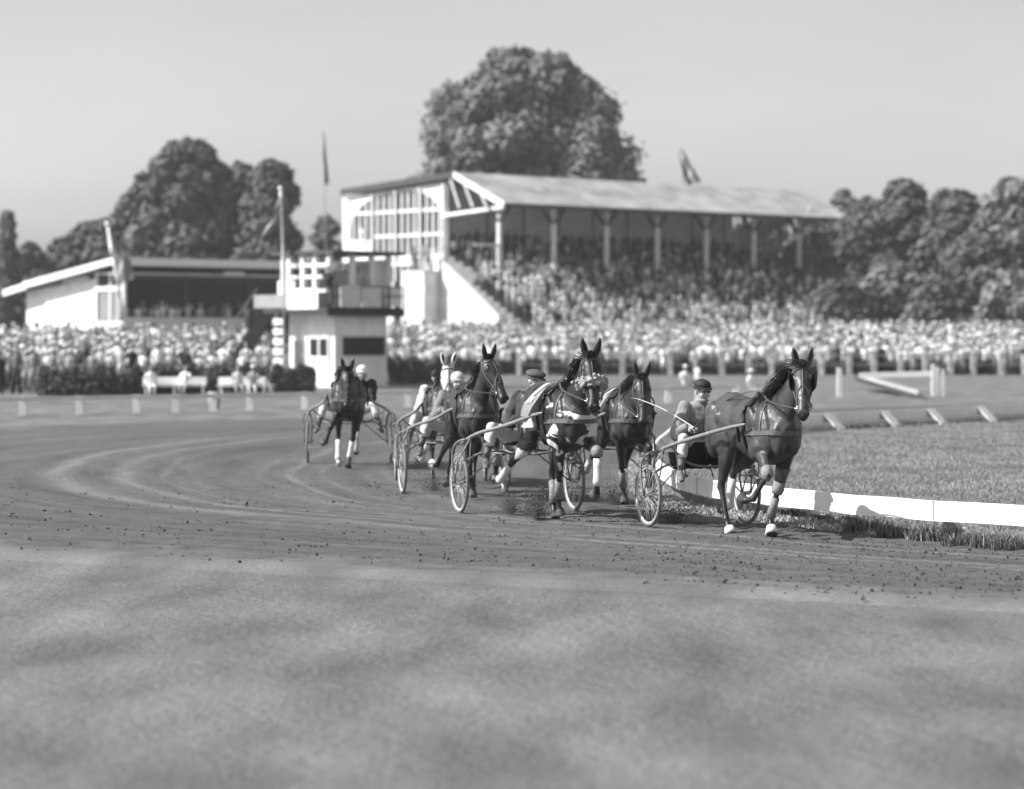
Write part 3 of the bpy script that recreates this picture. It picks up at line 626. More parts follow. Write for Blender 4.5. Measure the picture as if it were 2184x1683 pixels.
    # number cloth over the back
    if cfg.get('cloth'):
        txt, cm, nm = cfg['cloth']; x0, x1 = -.52, -.16
        def surf(x, s, o):   # s metres down from the spine, signed
            i = np.interp(x, [q[0] for q in sec], range(len(sec))); z = np.interp(x, [q[0] for q in sec], [q[1] for q in sec]); h = np.interp(x, [q[0] for q in sec], [q[2] for q in sec]) + .03; w = np.interp(x, [q[0] for q in sec], [q[3] for q in sec]) + .03
            rr = (h + w) / 2; a = s / rr; return Vector((x, (w + o) * math.sin(a), z + (h + o) * math.cos(a)))
        for sy in (-1, 1):
            nx_, nz_ = 10, 16; vs = []; fs = []
            for o_ in (.0, .008):
                for i in range(nx_ + 1):
                    for j in range(nz_ + 1):
                        x = x0 + (x1 - x0) * i / nx_; s_ = .02 + .50 * j / nz_; wv = .012 * math.sin(i * 1.1 + j * .6) * (j / nz_)
                        vs.append(surf(x - .08 * (j / nz_) ** 2, sy * s_, .012 + o_ + wv + .05 * (j / nz_) ** 2))
            n_ = (nx_ + 1) * (nz_ + 1)
            for i in range(nx_):
                for j in range(nz_):
                    a = i * (nz_ + 1) + j; f = (a, a + 1, a + nz_ + 2, a + nz_ + 1); fs.append(f); fs.append(tuple(reversed([q + n_ for q in f])))
            oc = MB().add(vs, fs).build('number_cloth', cm, root, True)
            V, Fq = text_mesh(txt, .40)
            vs = []
            for (a, b, c) in V:
                x = (x0 + x1) / 2 + (-a if sy < 0 else a) * -1 * 1.05; x = (x0 + x1) / 2 + (a * 1.05 if sy < 0 else -a * 1.05); s_ = .27 - b
                jj = (s_ - .02) / .5; vs.append(surf(x - .08 * max(0, jj) ** 2, sy * s_, .034 + .05 * max(0, jj) ** 2))
            MB().add(vs, Fq).build('number', nm, oc)
    return root, joints

def make_sulky(cfg):
    w2 = cfg.get('w', 1.3) / 2; ax = -1.85; rw = .355
    root = thing('sulky', cfg['slabel'], 'sulky', cfg['loc'], cfg['rz'], 'two wheeled racing sulkies'); tube_m = cfg.get('tube', M_tube); root.scale = (cfg.get('s', 1),) * 3
    for sy in (-1, 1):
        wy = sy * w2
        r_ = MB().ring((0, 0, 0), rw - .040, .013, 48, 6); r_.build if False else None
        for k in range(28):
            a = 2 * math.pi * k / 28; b = a + (.28 if k % 2 else -.28); yy = .03 if k % 4 < 2 else -.03
            r_.tube([(math.cos(a) * (rw - .035), 0, math.sin(a) * (rw - .035)), (math.cos(b) * .022, yy, math.sin(b) * .022)], .0022, n=4)
        wh = r_.build('wheel', M_steel if False else M_tyrew, root, True, (ax, wy, rw)); wh.rotation_euler = (R(cfg.get('camber', 0)) * sy, .3 * sy + random.random(), 0)
        MB().ring((0, 0, 0), rw - .020, .021, 48, 8).build('tyre', M_rubber, wh, True)
        MB().tube([(0, -.045, 0), (0, .045, 0)], .022, n=12).build('hub', M_steel, wh, True)
        # shaft with bend and fork
        sh = MB(); tip = Vector((.06, sy * .335, 1.22)); c = curve([tip, (-.3, sy * .36, 1.17), (-.9, sy * .42, 1.06), (-1.4, sy * (w2 - .08), .94), (-1.75, sy * (w2 - .01), .83)], 26)
        sh.tube(c, list(np.interp(np.linspace(0, 1, 27), [0, .1, .5, 1], [.013, .02, .024, .021])), n=10); sh.build('shaft', tube_m, root, True)
        fk = MB()
        for dy in (-.075, .075):
            fk.tube(curve([(-1.62, sy * (w2 - .01), .87), (-1.72, sy * w2 + dy * .7, .84), (-1.86, sy * w2 + dy, .74), (-1.87, sy * w2 + dy, .55), (ax, sy * w2 + dy * .75, rw)], 14), .013, n=8)
            fk.tube([(-1.48, sy * (w2 - .03) , .90), (-1.68, sy * w2 + dy, .6), (ax, sy * w2 + dy * .75, rw)], .009, n=6)
        fk.tube([(ax, sy * w2 - .06, rw), (ax, sy * w2 + .06, rw)], .011, n=8)
        fk.tube([(-1.87, sy * w2 - .075, .56), (-1.87, sy * w2 + .075, .56)], .008, n=6)
        fk.build('wheel_fork', tube_m, root, True)
        st = MB(); st.tube([(-1.36, sy * (w2 - .12), .90), (-1.38, sy * (w2 - .16), .66), (-1.30, sy * (w2 - .22), .60)], .008, n=6); st.box((-1.32, sy * (w2 - .19), .60), (.05, .12, .015), (0, R(-20), 0)); st.build('stirrup', M_steel, root)
        # tie strap between shaft tip and saddle
        MB().bar((-.12, sy * .345, 1.22), (-.12, sy * .315, 1.02), .03, .012, (1, 0, 0)).build('shaft_tie', M_black, root)
    fr_ = MB(); fr_.tube(curve([(-1.86, -w2 + .07, .60), (-1.84, -w2 * .6, .70), (-1.83, 0, .73), (-1.84, w2 * .6, .70), (-1.86, w2 - .07, .60)], 20), .016, n=8)
    fr_.tube(curve([(-1.42, -w2 + .1, .92), (-1.45, -w2 * .5, .74), (-1.47, 0, .69), (-1.45, w2 * .5, .74), (-1.42, w2 - .1, .92)], 20), .014, n=8)
    for y in (-.16, .16): fr_.tube([(-1.84, y, .73), (-1.47, y, .70)], .011, n=6); fr_.tube([(-1.98, y * .8, .80), (-1.84, y, .73)], .011, n=6)
    for sy in (-1, 1): fr_.tube([(-1.84, sy * w2 * .6, .70), (-1.5, sy * .15, .70)], .009, n=6); fr_.tube([(ax, sy * (w2 - .06), rw), (-1.84, sy * .2, .72)], .009, n=6)
    fr_.build('cross_frame', tube_m, root, True)
    se = MB(); se.ell((-1.88, 0, .81), (.15, .19, .035)); se.tube([(-1.99, -.17, .83), (-2.04, 0, .90), (-1.99, .17, .83)], .014, n=6); se.build('seat', M_black, root, True)
    if cfg.get('apron'):
        vs = []; fs = []; n = 14
        for i in range(n + 1):
            y = -w2 + .13 + (2 * w2 - .3) * i / n
            zt = .72 + .26 * (1 - abs(y) / w2 * .6); vs += [(-1.60, y, zt - .02 * math.sin(i)), (-1.50, y, .70 + .01 * math.sin(i * 2))]
        for i in range(n): fs.append((2 * i, 2 * i + 1, 2 * i + 3, 2 * i + 2))
        vs += [(x + .012, y, z) for x, y, z in vs]; k = 2 * n + 2; fs += [tuple(reversed([q + k for q in f])) for f in fs]
        MB().add(vs, fs).build('mud_apron', M_black, root)
        br = MB(); br.tube([(-1.49, -w2 + .15, .685), (-1.49, w2 - .15, .685)], .016, n=8)
        for q in range(11): br.tube([(-1.49, -w2 + .2 + q * .095, .70), (-1.485, -w2 + .2 + q * .095, .665)], .021, n=6)
        for q in (-.35, -.02): br.tube([(-1.49, q, .69), (-1.47, q + .02, .63), (-1.48, q + .04, .57)], .008, n=5)
        br.build('apron_bar', M_black, root)
    return root

def hand(B, wrist, d, up, sy, curl=1.25, s=1.0):
    """palm, four curled fingers of unequal length and a thumb, closed on the rein"""
    d = Vector(d).normalized(); up = Vector(up); up = (up - d * up.dot(d)).normalized(); lat = d.cross(up)
    c = Vector(wrist) + d * .05 * s; B.ell(c, (.045 * s, .036 * s, .017 * s), rot=Matrix((d, lat, up)).transposed())
    for k, ln in enumerate((.068, .076, .070, .056)):
        b = c + d * .035 * s + lat * (.026 - .0175 * k) * s; p = [b]; a = .35
        for seg, f in enumerate((.42, .33, .25)):
            p.append(p[-1] + (d * math.cos(a) - up * math.sin(a)) * ln * f * s); a += curl
        B.tube([p[0] - d * .012 * s] + p, [.0095 * s, .0095 * s, .009 * s, .0085 * s, .007 * s], n=8); B.ell(p[-1], .007 * s, 8, 6)
    b = c - d * .02 * s + lat * .033 * s; t1 = b + (d * .7 + lat * .45 - up * .5).normalized() * .036 * s; t2 = t1 + (d * .8 - lat * .25 - up * .6).normalized() * .030 * s
    B.tube([b - lat * .01 * s, b, t1, t2], [.012 * s, .0125 * s, .0105 * s, .008 * s], n=8); B.ell(t2, .008 * s, 8, 6)

def make_driver(cfg):
    d = cfg['driver']; root = thing('person', d['label'], 'person', cfg['loc'], cfg['rz'], 'sulky drivers'); root.scale = (cfg.get('s', 1),) * 3
    y0 = d.get('y', 0); hx = -1.88; w2 = cfg.get('w', 1.3) / 2
    B = MB(); lean = d.get('lean', -.11); hy = y0 + d.get('hy', 0)
    hip = Vector((hx, y0 * .3, .91)); chest = Vector((hx + lean + .06, y0 * .8, 1.20)); nk = Vector((hx + lean + .10, y0, 1.40)); hd = Vector((hx + lean + .16, hy, 1.53))
    B.tube([hip + Vector((0, 0, -.06)), hip, hip.lerp(chest, .5), chest, chest.lerp(nk, .5), chest.lerp(nk, .85), nk], [.15, .185, .18, .21, .205, .145, .078], [.12, .14, .13, .14, .125, .095, .066], n=16)
    B.tube([nk - Vector((0, 0, .06)), nk, hd - Vector((.01, 0, .05))], [.062, .056, .054], n=12)
    hm = Euler((0, R(d.get('hp', 8)), R(d.get('hyaw', 0)))).to_matrix(); Hh = lambda x, y, z: hd + hm @ Vector((x, y, z))
    B.ell(Hh(-.005, 0, .03), (.098, .077, .095), 18, 14, hm); B.ell(Hh(.02, 0, -.03), (.078, .064, .088), 16, 12, hm); B.ell(Hh(.055, 0, -.085), (.032, .036, .026), 12, 8, hm)
    B.tube([Hh(.085, 0, .03), Hh(.108, 0, -.005), Hh(.112, 0, -.02)], [.009, .012, .014], [.011, .012, .009], n=8, lat=hm @ Vector((0, 1, 0)))
    for sy in (-1, 1):
        B.ell(Hh(-.005, sy * .078, -.002), (.018, .008, .030), 10, 8, hm); B.ell(Hh(.07, sy * .034, -.028), (.022, .026, .024), 10, 8, hm); B.ell(Hh(.082, sy * .033, .028), (.014, .026, .008), 10, 6, hm)
    B.ell(Hh(.088, 0, -.056), (.012, .026, .008), 10, 6, hm)
    hands = cfg.get('hands', [(-1.60, -.16, 1.16), (-1.60, .16, 1.16)]); arms = []
    for sy, hp in zip((-1, 1), hands):
        sh = nk + Vector((-.01, sy * .185, -.06)); wr = Vector(hp) + Vector((-.07, sy * .01, .0)); mid = (sh + wr) / 2; L_ = .55; dl = (wr - sh).length
        drop = math.sqrt(max(.001, (L_ / 2) ** 2 - (dl / 2) ** 2)); el = mid + Vector((-.03, sy * .5, -.8)).normalized() * drop; arms.append((el, wr))
        B.ell(sh, (.08, .075, .078)); B.tube([sh, sh.lerp(el, .3), sh.lerp(el, .75), el], [.078, .076, .066, .060], n=12); B.ell(el, .060)
        B.tube([el, el.lerp(wr, .3), el.lerp(wr, .8), wr], [.060, .060, .052, .046], n=12); B.tube([wr - (wr - el).normalized() * .02, wr, wr + (wr - el).normalized() * .03], [.026, .024, .024], n=10)
        hand(B, wr, Vector((.75, -sy * .35, -.25)), Vector((0, sy * .4, 1)), sy)
        kn = Vector((-1.52, sy * (w2 - .29), 1.0 + d.get('kz', 0))); an = Vector((-1.40, sy * (w2 - .20), .70)); hj = hip + Vector((.02, sy * .10, -.02))
        B.tube([hj, hj.lerp(kn, .4), hj.lerp(kn, .85), kn], [.09, .088, .066, .060], n=12); B.ell(kn, .061)
        B.tube([kn, kn.lerp(an, .3), kn.lerp(an, .8), an], [.058, .062, .045, .040], n=12); B.ell(an, .043)
        ft = Vector((.78, sy * .25, -.62)).normalized(); hl = an + Vector((-.03, 0, -.06)); to = hl + Vector((.09, sy * .03, -.015)) + ft * .12
        B.tube([hl, hl + (to - hl) * .35, hl + (to - hl) * .75, to], [.038, .042, .046, .028], [.045, .048, .032, .022], n=12); B.ell(to, (.03, .036, .022))
    me = organic(B, d.get('vox', .009), 2, .5); C = centers(me); mi = np.zeros(len(C), dtype=np.int32)   # 0 jacket
    h = np.array(hd); mi[(C[:, 2] > nk.z + .045) & (np.linalg.norm(C - h, axis=1) < .22)] = 1
    mi[(C[:, 2] < .985) & (C[:, 0] < hx + .35)] = 2; mi[(np.abs(C[:, 1]) > .10) & (C[:, 2] < 1.09) & (C[:, 0] > hx + .15) ] = 2
    for (el, wr) in arms:
        q = np.linalg.norm(C - np.array(wr), axis=1) < .20; dd = np.array((wr - el).normalized()); t = (C - np.array(wr)) @ dd; mi[(np.linalg.norm(C - np.array(wr) - np.array((.06, 0, -.02)), axis=1) < .11) & (t > -.005)] = 1
        mi[(np.linalg.norm(C - np.array(wr), axis=1) < .16) & (t <= -.005)] = 0
        mi[(np.linalg.norm(C - np.array(el), axis=1) < .10) & (C[:, 2] > 1.0)] = 0
    an_z = .80; mi[(C[:, 2] < an_z) & (np.abs(C[:, 1]) > .18)] = 3
    for m in (d['jacket'], d.get('skin', M_skin), d['trousers'], d.get('boots', M_leather)): me.materials.append(m)
    # loose cloth: lift jacket and breeches off the body with folds
    nv_ = len(me.vertices); wt = np.zeros(nv_); cnt_ = np.zeros(nv_)
    for p_, m_ in zip(me.polygons, mi):
        w__ = 1.0 if m_ == 0 else (.5 if m_ == 2 else 0.)
        for vi in p_.vertices: wt[vi] += w__; cnt_[vi] += 1
    wt /= np.maximum(cnt_, 1); nrm = [v_.normal.copy() for v_ in me.vertices]
    for v_, w__, n_ in zip(me.vertices, wt, nrm):
        if w__ > 0:
            c_ = v_.co; f_ = mnoise.noise(Vector((c_.x * 5 + c_.z * 3, c_.y * 5 - c_.z * 4, c_.z * 11))) * .75 + mnoise.noise(Vector((c_.x * 14 + 5, c_.y * 14 + c_.z * 12, c_.z * 7))) * .3
            v_.co = c_ + n_ * w__ * (.014 + .028 * f_)
    me.polygons.foreach_set('material_index', mi); link(bpy.data.objects.new('body', me), root)
    for sy in (-1, 1): MB().ell(Hh(.083, sy * .033, .012), (.010, .014, .007), 8, 6, hm).build('eye', M_eye, root, True)
    MB().ell(Hh(.092, 0, -.058), (.010, .022, .0035), 10, 6, hm).build('mouth', mat('lips', .12, .5, 0), root, True)
    k = d['hat']; hmatl = d['hatmat']; latv = hm @ Vector((0, 1, 0))
    ha = MB(); ha.ell(Hh(-.022, 0, .052), (.088, .0815, .066), 16, 12, hm); ha.build('hair', d.get('hairmat', M_hair), root, True)
    zp = MB(); pz = [chest + Vector((.138, 0, -.18)), chest + Vector((.155, 0, 0)), chest.lerp(nk, .6) + Vector((.135, 0, 0)), nk + Vector((.075, 0, -.02))]; zp.tube(pz, .006, n=5); zp.build('jacket_front', M_leather, root, True)
    hb = MB()
    if k in ('cap', 'flatcap'):
        hb.ell(Hh(-.004, 0, .078), (.112, .094, .068), 20, 12, hm)
        hb.ell(Hh(.092, 0, .058), (.068, .066, .009), 18, 6, hm @ Euler((0, R(14), 0)).to_matrix())
        if k == 'flatcap': hb.ell(Hh(-.01, 0, .095), (.128, .116, .045), 20, 10, hm)
        hb.tube([Hh(-.105, 0, .045), Hh(-.07, .075, .045), Hh(.02, .088, .048), Hh(.09, .05, .052), Hh(.105, 0, .054), Hh(.09, -.05, .052), Hh(.02, -.088, .048), Hh(-.07, -.075, .045), Hh(-.105, 0, .045)], .012, n=6)
        hb.ell(Hh(-.005, 0, .146), .009, 6, 5)
        hb.build('cap', hmatl, root, True)
    else:
        hb.ell(Hh(-.004, 0, .060), (.116, .099, .094), 20, 14, hm); hb.ell(Hh(.09, 0, .060), (.045, .06, .009), 16, 6, hm @ Euler((0, R(18), 0)).to_matrix()); hb.build('helmet', hmatl, root, True)
        MB().tube([Hh(.0, .085, .03), Hh(.03, .07, -.06), Hh(.05, 0, -.118), Hh(.03, -.07, -.06), Hh(0, -.085, .03)], .006, n=5).build('chin_strap', M_leather, root)
    if d.get('goggles'):
        g = MB()
        for sy in (-1, 1): g.ring(Vector((0, 0, 0)), .02, .004, 16, 5)
        g2 = MB()
        rr = hm @ Euler((0, 0, R(90))).to_matrix()
        for sy in (-1, 1): g2.ell(Hh(.094, sy * .034, .012), (.006, .021, .015), 12, 8, hm)
        g2.tube([Hh(.10, -.06, .018), Hh(.103, 0, .02), Hh(.10, .06, .018), Hh(.02, .083, .02), Hh(-.02, .084, .02)], .004, n=5); g2.tube([Hh(.10, -.06, .018), Hh(.02, -.083, .02), Hh(-.02, -.084, .02)], .004, n=5)
        g2.build('spectacles', mat('dark_glass', .03, .1, 0, spec=.8), root, True)
    cl = MB(); cl.tube([nk + Vector((-.03, -.055, .0)), nk + Vector((.03, -.05, -.005)), nk + Vector((.062, 0, -.03)), nk + Vector((.03, .05, -.005)), nk + Vector((-.03, .055, .0)), nk + Vector((-.065, 0, .01)), nk + Vector((-.03, -.055, 0))], [.020] * 7, [.034] * 7, n=8)
    cl.build('collar', d['jacket'], root, True)
    return root, hands
# ---- poses: (upper, cannon, pastern, hoof angle, lateral drift)
def pose_A(): # right fore up, left fore down ; right hind down, left hind folded
    return dict(foreR=(58, -32, -75, -120, -.28), foreL=(-12, -14, 28, 28, -.16), hindR=(-24, 20, 38, 38, .0), thighR=34, hindL=(-62, -12, -60, -95, -.05), thighL=12)
def pose_B(): # left fore up, right fore trailing ; left hind under, right hind trailing
    return dict(foreL=(72, 2, -18, -60, 0), foreR=(-24, -30, 0, 0, .14), hindL=(-30, 22, 38, 38, -.1), thighL=30, hindR=(-60, -54, -80, -112, -.12), thighR=-6)
def unit(px, Y, phi, L_=None, **k):
    """px,Y : image column and depth of the axle; phi heading to the right of straight-at-camera"""
    h = Vector((math.sin(R(phi)), -math.cos(R(phi)), 0)); ax = W(px, HY, Y); ax.z = 0
    s = k.get('s', 1); o = ax + h * 1.85 * s; k['loc'] = (o.x, o.y, 0); k['rz'] = math.atan2(h.y, h.x); return k
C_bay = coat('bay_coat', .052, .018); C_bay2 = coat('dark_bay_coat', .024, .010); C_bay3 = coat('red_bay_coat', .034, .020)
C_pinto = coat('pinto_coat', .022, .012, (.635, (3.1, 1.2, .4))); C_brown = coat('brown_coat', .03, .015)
J_light = mat('light_jacket', .24, .9, .12, 5, .15, 30); J_dark = mat('dark_jacket', .035, .8, .3, 12, .4, 20); J_mid = mat('mid_grey_silks', .16, .6, .2, 10, .4, 20); J_pale = mat('pale_silks', .6, .6, .1, 10, .4, 20)
T_white = mat('white_breeches', .58, .8, .08, 12, .4, 25); Cap_d = mat('dark_cap', .022, .7, .3, 30); Cap_m = mat('tweed_cap', .09, .9, .4, 60); Hel_w = mat('white_helmet', .8, .35, .04, 5); Hel_p = mat('pale_helmet', .5, .4, .1, 5)
cloth_m = mat('number_cloth', .22, .8, .12, 14, .3, 30); num_m = mat('white_number', .8, .8, .05, 8)
U = []
U.append(unit(1488, 29.55, 21, w=1.24, s=1.0, label='bay horse with blinkers leading the race beside the white rail, raised knee wrapped', slabel='racing sulky of the leading horse with black mud apron', coat=C_bay, blinkers=True, blaze=False, poll=(.70, .02, 1.87), pitch=52, hyaw=R(-26), apron=True, maneside=-1, wind=Vector((-.7, -.5, -.1)), leather=M_leather, collar=mat('tan_collar', .11, .5, .2, 20),
    socks=('hindL',), boots={'foreR': 'knee', 'foreL': 'forearm knee boot bell', 'hindR': 'bell', 'hindL': 'bandage'}, vox=.012,
    hands=[(-1.56, -.20, 1.14), (-1.60, .10, 1.12)], driver=dict(label='driver in light jacket, dark cap and spectacles holding a white whip behind leading horse', jacket=J_light, trousers=T_white, boots=mat('dusty_boot', .16, .7, .3, 20), hat='cap', hatmat=Cap_d, goggles=True, hyaw=6, y=.02, lean=-.05, vox=.006), **pose_A()))
U.append(unit(1103, 31.8, 18, w=1.42, s=1.05, label='dark pinto horse with white chest patches and a fluffy sheepskin noseband', slabel='racing sulky drawn by the pinto horse with the numbered cloth', coat=C_pinto, noseroll=True, poll=(.70, 0, 1.87), pitch=62, hyaw=R(-12), cloth=('2', cloth_m, num_m), maneside=-1, collar=mat('tan_collar', .11, .5, .2, 20),
    boots={'foreL': 'knee bandage', 'hindR': 'bandage', 'foreR': 'boot', 'hindL': 'boot'}, vox=.013,
    hands=[(-1.50, -.05, 1.12), (-1.50, .18, 1.12)], driver=dict(label='driver in dark jacket and tweed flat cap leaning forward behind the pinto horse', jacket=J_dark, trousers=T_white, hat='flatcap', hatmat=Cap_m, y=.16, lean=.06, hyaw=20, hp=14), **pose_B()))
U.append(unit(1285, 34.4, 9, w=1.3, label='slim bay horse with numbered cloth running between the pinto horse and the leader', slabel='racing sulky half hidden between the pinto horse and the leader', coat=C_bay3, poll=(.74, 0, 1.72), pitch=66, hyaw=R(-6), cloth=('3', cloth_m, num_m), boots={'foreR': 'boot', 'hindL': 'bandage', 'hindR': 'bandage'}, s=.98,
    driver=dict(label='driver in grey silks and dark cap seen between the pinto and the next horse', jacket=J_mid, trousers=T_white, hat='cap', hatmat=Cap_d, y=-.02), **pose_B()))
U.append(unit(968, 35.7, 11, w=1.44, label='tall dark bay horse holding its head high and turned, running left of the pinto', slabel='racing sulky of the high headed dark bay horse', coat=C_bay2, poll=(.66, .02, 1.90), pitch=54, hyaw=R(26), maneside=-1, boots={'hindR': 'bell', 'foreL': 'boot'},
    driver=dict(label='driver in pale helmet behind the high headed dark bay horse', jacket=J_mid, trousers=T_white, hat='helmet', hatmat=Hel_p, y=.05), **pose_B()))
U.append(unit(940, 38.9, 4, w=1.35, label='horse wearing a white hood over its head, half hidden behind the dark bay', slabel='racing sulky at the left of the pack drawn by the white hooded horse', coat=C_brown, hood=True, poll=(.74, 0, 1.78), pitch=70, hyaw=0, boots={'foreR': 'bandage'},
    driver=dict(label='driver in dark cap and white sleeve beside the white hooded horse', jacket=J_pale, trousers=T_white, hat='cap', hatmat=Cap_d, y=-.05), **pose_A()))
U.append(unit(745, 44.2, 3, w=1.42, label='dark brown horse with a pale browband running last, well behind the pack', slabel='racing sulky at the back of the field on the left', coat=C_bay2, poll=(.76, 0, 1.66), pitch=72, hyaw=0, socks=('hindR',), boots={'hindR': 'bandage', 'foreL': 'bandage', 'hindL': 'bandage'},
    driver=dict(label='driver in dark jacket and white helmet behind the last horse', jacket=J_dark, trousers=T_white, hat='helmet', hatmat=Hel_w, y=.2, hy=.02), **pose_A()))
JO = []
for k in U:
    sc_ = k.get('s', 1)
    r_, j_ = make_horse(k); JO.append((r_, j_)); make_sulky(k); make_driver(k)
# white whip held by the leading driver
M0 = Matrix.Translation(U[0]['loc']) @ Matrix.Rotation(U[0]['rz'], 4, 'Z'); hp = M0 @ Vector(U[0]['hands'][0])
tipw = W(1345, 849, 29.6)
wm = MB(); c = curve([hp + Vector((.04, 0, -.06)), hp, hp.lerp(tipw, .45) + Vector((0, 0, .045)), hp.lerp(tipw, .85) + Vector((0, 0, .03)), tipw], 20); wm.tube([p - hp for p in c], list(np.linspace(.0085, .004, 21)), n=6)
o = wm.build('whip', M_white, None, True, hp); tag(o, 'thin white whip pointing left from the leading driver\'s hand', 'whip')
# second whip of the driver on the right of the pinto
# flying dirt at the hooves
def spray(cx, cy, yb, Y, w, h, n, name_label, dens=1.0):
    g = W(cx, yb, Y); g.z = max(0.0, g.z); pts = []
    for _ in range(n):
        r = abs(random.gauss(0, .5)); a = random.uniform(0, math.pi); pts.append((g.x + math.cos(a) * r * w, g.y + random.gauss(0, .12), g.z + abs(math.sin(a) * r) * h + random.random() ** 2 * h * .3))
    return grains('flying_dirt', np.array(pts), rng.gamma(1.3, .0026, n) + .0015, M_clod2, name_label, 'flying dirt')
spray(1140, 0, 1103, 30.4, .17, .30, 7000, 'clods of soil thrown up under the front hoof of the pinto horse')
spray(1088, 0, 1095, 31.2, .13, .26, 3500, 'soil kicked up by the hind hoof of the pinto horse')
spray(1435, 0, 1118, 29.9, .30, .22, 2600, 'dust and soil behind the left wheel of the leading sulky')
spray(1305, 0, 1075, 33.2, .28, .33, 3000, 'soil kicked up by the horse between the pinto and the leader')
spray(925, 0, 1050, 36.2, .35, .33, 3000, 'soil kicked up behind the sulkies on the left of the pack')
# =============== BUILDINGS ===============
YAW = math.atan2(.656, .755)
glass_d = mat('dark_glass_pane', .03, .5, .3, 1, spec=.12)
roofm = mat('asbestos_roof', .30, .85, .4, .45, .3, 12)
M_boarding = mat('grey_boarding', .75, .9, .15, 1.2)
M_terr = mat('terrace_concrete', .22, .9, .2, 2)
M_felt = mat('roof_felt', .07, .8, .2, 1)
M_soffit = mat('pale_soffit', .6, .8, .1, 1)
# ---- grandstand, local x along the long front, y towards the back
F0 = W(1065, 585, 183.0)
gs = thing('grandstand', 'large white covered grandstand with arched window wall at its end and sloping pale roof', 'grandstand', (F0.x, F0.y, 0), YAW)
ZF = 6.5
# roof: two slopes with thickness
r_ = MB(); A0, A1 = -.5, 36.4
prof = [(-1.1, 11.66), (4.46, 14.08), (17.9, 13.35), (17.9, 13.10), (4.46, 13.80), (-1.1, 11.40)]
r_.poly([(A0, b, z) for b, z in prof], (A1 - A0, 0, 0)); rf = r_.build('roof', roofm, gs)
q = MB(); n = 60
for i in range(n):      # standing ribs of the corrugated sheets on the front slope
    a = A0 + .3 + (A1 - A0 - .6) * i / n; q.bar((a, -1.1, 11.68), (a, 4.42, 14.085), .08, .06)
q.build('roof_rib', roofm, rf)
MB().bar((A0 - .03, -1.1, 11.50), (A0 - .03, 4.5, 13.92), .06, .42).build('gable_board', M_white, gs)
MB().bar((A0 - .03, 4.5, 13.92), (A0 - .03, 17.9, 13.20), .06, .45).build('gable_board', M_felt, gs)
MB().b2(A0, A1, -1.16, -1.10, 11.36, 11.62).build('gutter', M_dark, gs)
# front gable truss
t_ = MB(); t_.bar((-.42, -1.0, 11.38), (-.42, 5.9, 11.0), .14, .24); 
t_.build('truss_tie', M_white, gs)
for b in (.9, 2.4, 3.9): MB().bar((-.42, b, 11.5), (-.42, b + 1.0, 13.0 + (b - .9) * .2), .12, .14).build('truss_strut', M_white, gs)
# end wall frame with arch : plane a=0, b from 5.7 to 17.7
b0, b1 = 5.7, 18.2; zt = lambda b: 13.85 - (b - 4.46) * (14.08 - 13.35) / 13.44 - .35
wallpts = []
def hole_arch(nb=22):
    pts = []
    for i in range(nb + 1):
        t = math.pi * i / nb; tt = -math.cos(t); b = 11.75 + tt * 5.55; z = 10.4 + (zt(b) - .12 - 10.4) * max(0, 1 - abs(tt) ** 2.6) ** .5; pts.append((b, z))
    return pts
ap = hole_arch(); w_ = MB()
for (ba, za), (bb, zb) in zip(ap[:-1], ap[1:]): w_.poly([(-.1, ba, za), (-.1, bb, zb), (-.1, bb, zt(bb)), (-.1, ba, zt(ba))], (.22, 0, 0))
w_.b2(-.1, .12, b0, 6.2, 6.2, zt(6.2) - .02); w_.b2(-.1, .12, 17.3, b1, 0, zt(17.8)); w_.b2(-.1, .12, 14.4, 17.3, 8.6, 9.5); w_.b2(-.1, .12, 12.0, 17.3, 0, 6.3); w_.b2(-.1, .12, 14.4, 17.3, 6.3, 8.6)
wl = w_.build('end_wall', M_white, gs)
for b in (5.95, 8.7, 11.6, 14.4): MB().bar((-.16, b, 6.3), (-.16, b, zt(b) - .1), .30, .16, (0, 1, 0)).build('window_post', M_white, gs)
for z, ba, bb in ((11.5, 6.3, 17.2), (9.7, 6.2, 14.4), (8.1, 6.2, 14.4)): MB().b2(-.15, -.06, ba, bb, z - .11, z + .11).build('transom', M_white, gs)
MB().b2(-.2, .0, 6.2, 12.2, 7.45, 7.85).build('window_sill', M_white, gs)
for i in range(15):
    b = 6.65 + i * .73; tt = (b - 11.75) / 5.55; zz = 10.4 + (zt(b) - .12 - 10.4) * max(0.0, 1 - abs(tt) ** 2.6) ** .5
    MB().b2(-.06, -.01, b - .10, b + .10, 6.4 if b < 14.3 else 9.5, zz).build('glazing_bar', M_white2, gs)
MB().b2(.02, .06, 6.2, 14.4, 6.3, 10.4).poly([(.02, b, z) for b, z in ap], (.04, 0, 0)).b2(.021, .06, 14.4, 17.3, 9.5, 10.4).build('glazing', glass_d, gs)
# columns with brackets
for i in range(7):
    a = i * 5.2; c_ = MB(); c_.b2(a - .14, a + .14, -.14, .14, ZF - .3, 11.7); c_.b2(a - .2, a + .2, -.2, .2, ZF - .3, ZF + .5); cc = c_.build('column', M_white2, gs)
    k = MB(); k.bar((a, 0, 10.1), (a, 1.6, 11.95), .14, .2); k.bar((a, 0, 10.3), (a, -.9, 11.35), .12, .16); k.bar((a + .1, 0, 10.4), (a + 1.1, 0, 11.5), .12, .14); k.bar((a - .1, 0, 10.4), (a - 1.1, 0, 11.5), .12, .14); k.build('bracket', M_dark, gs)
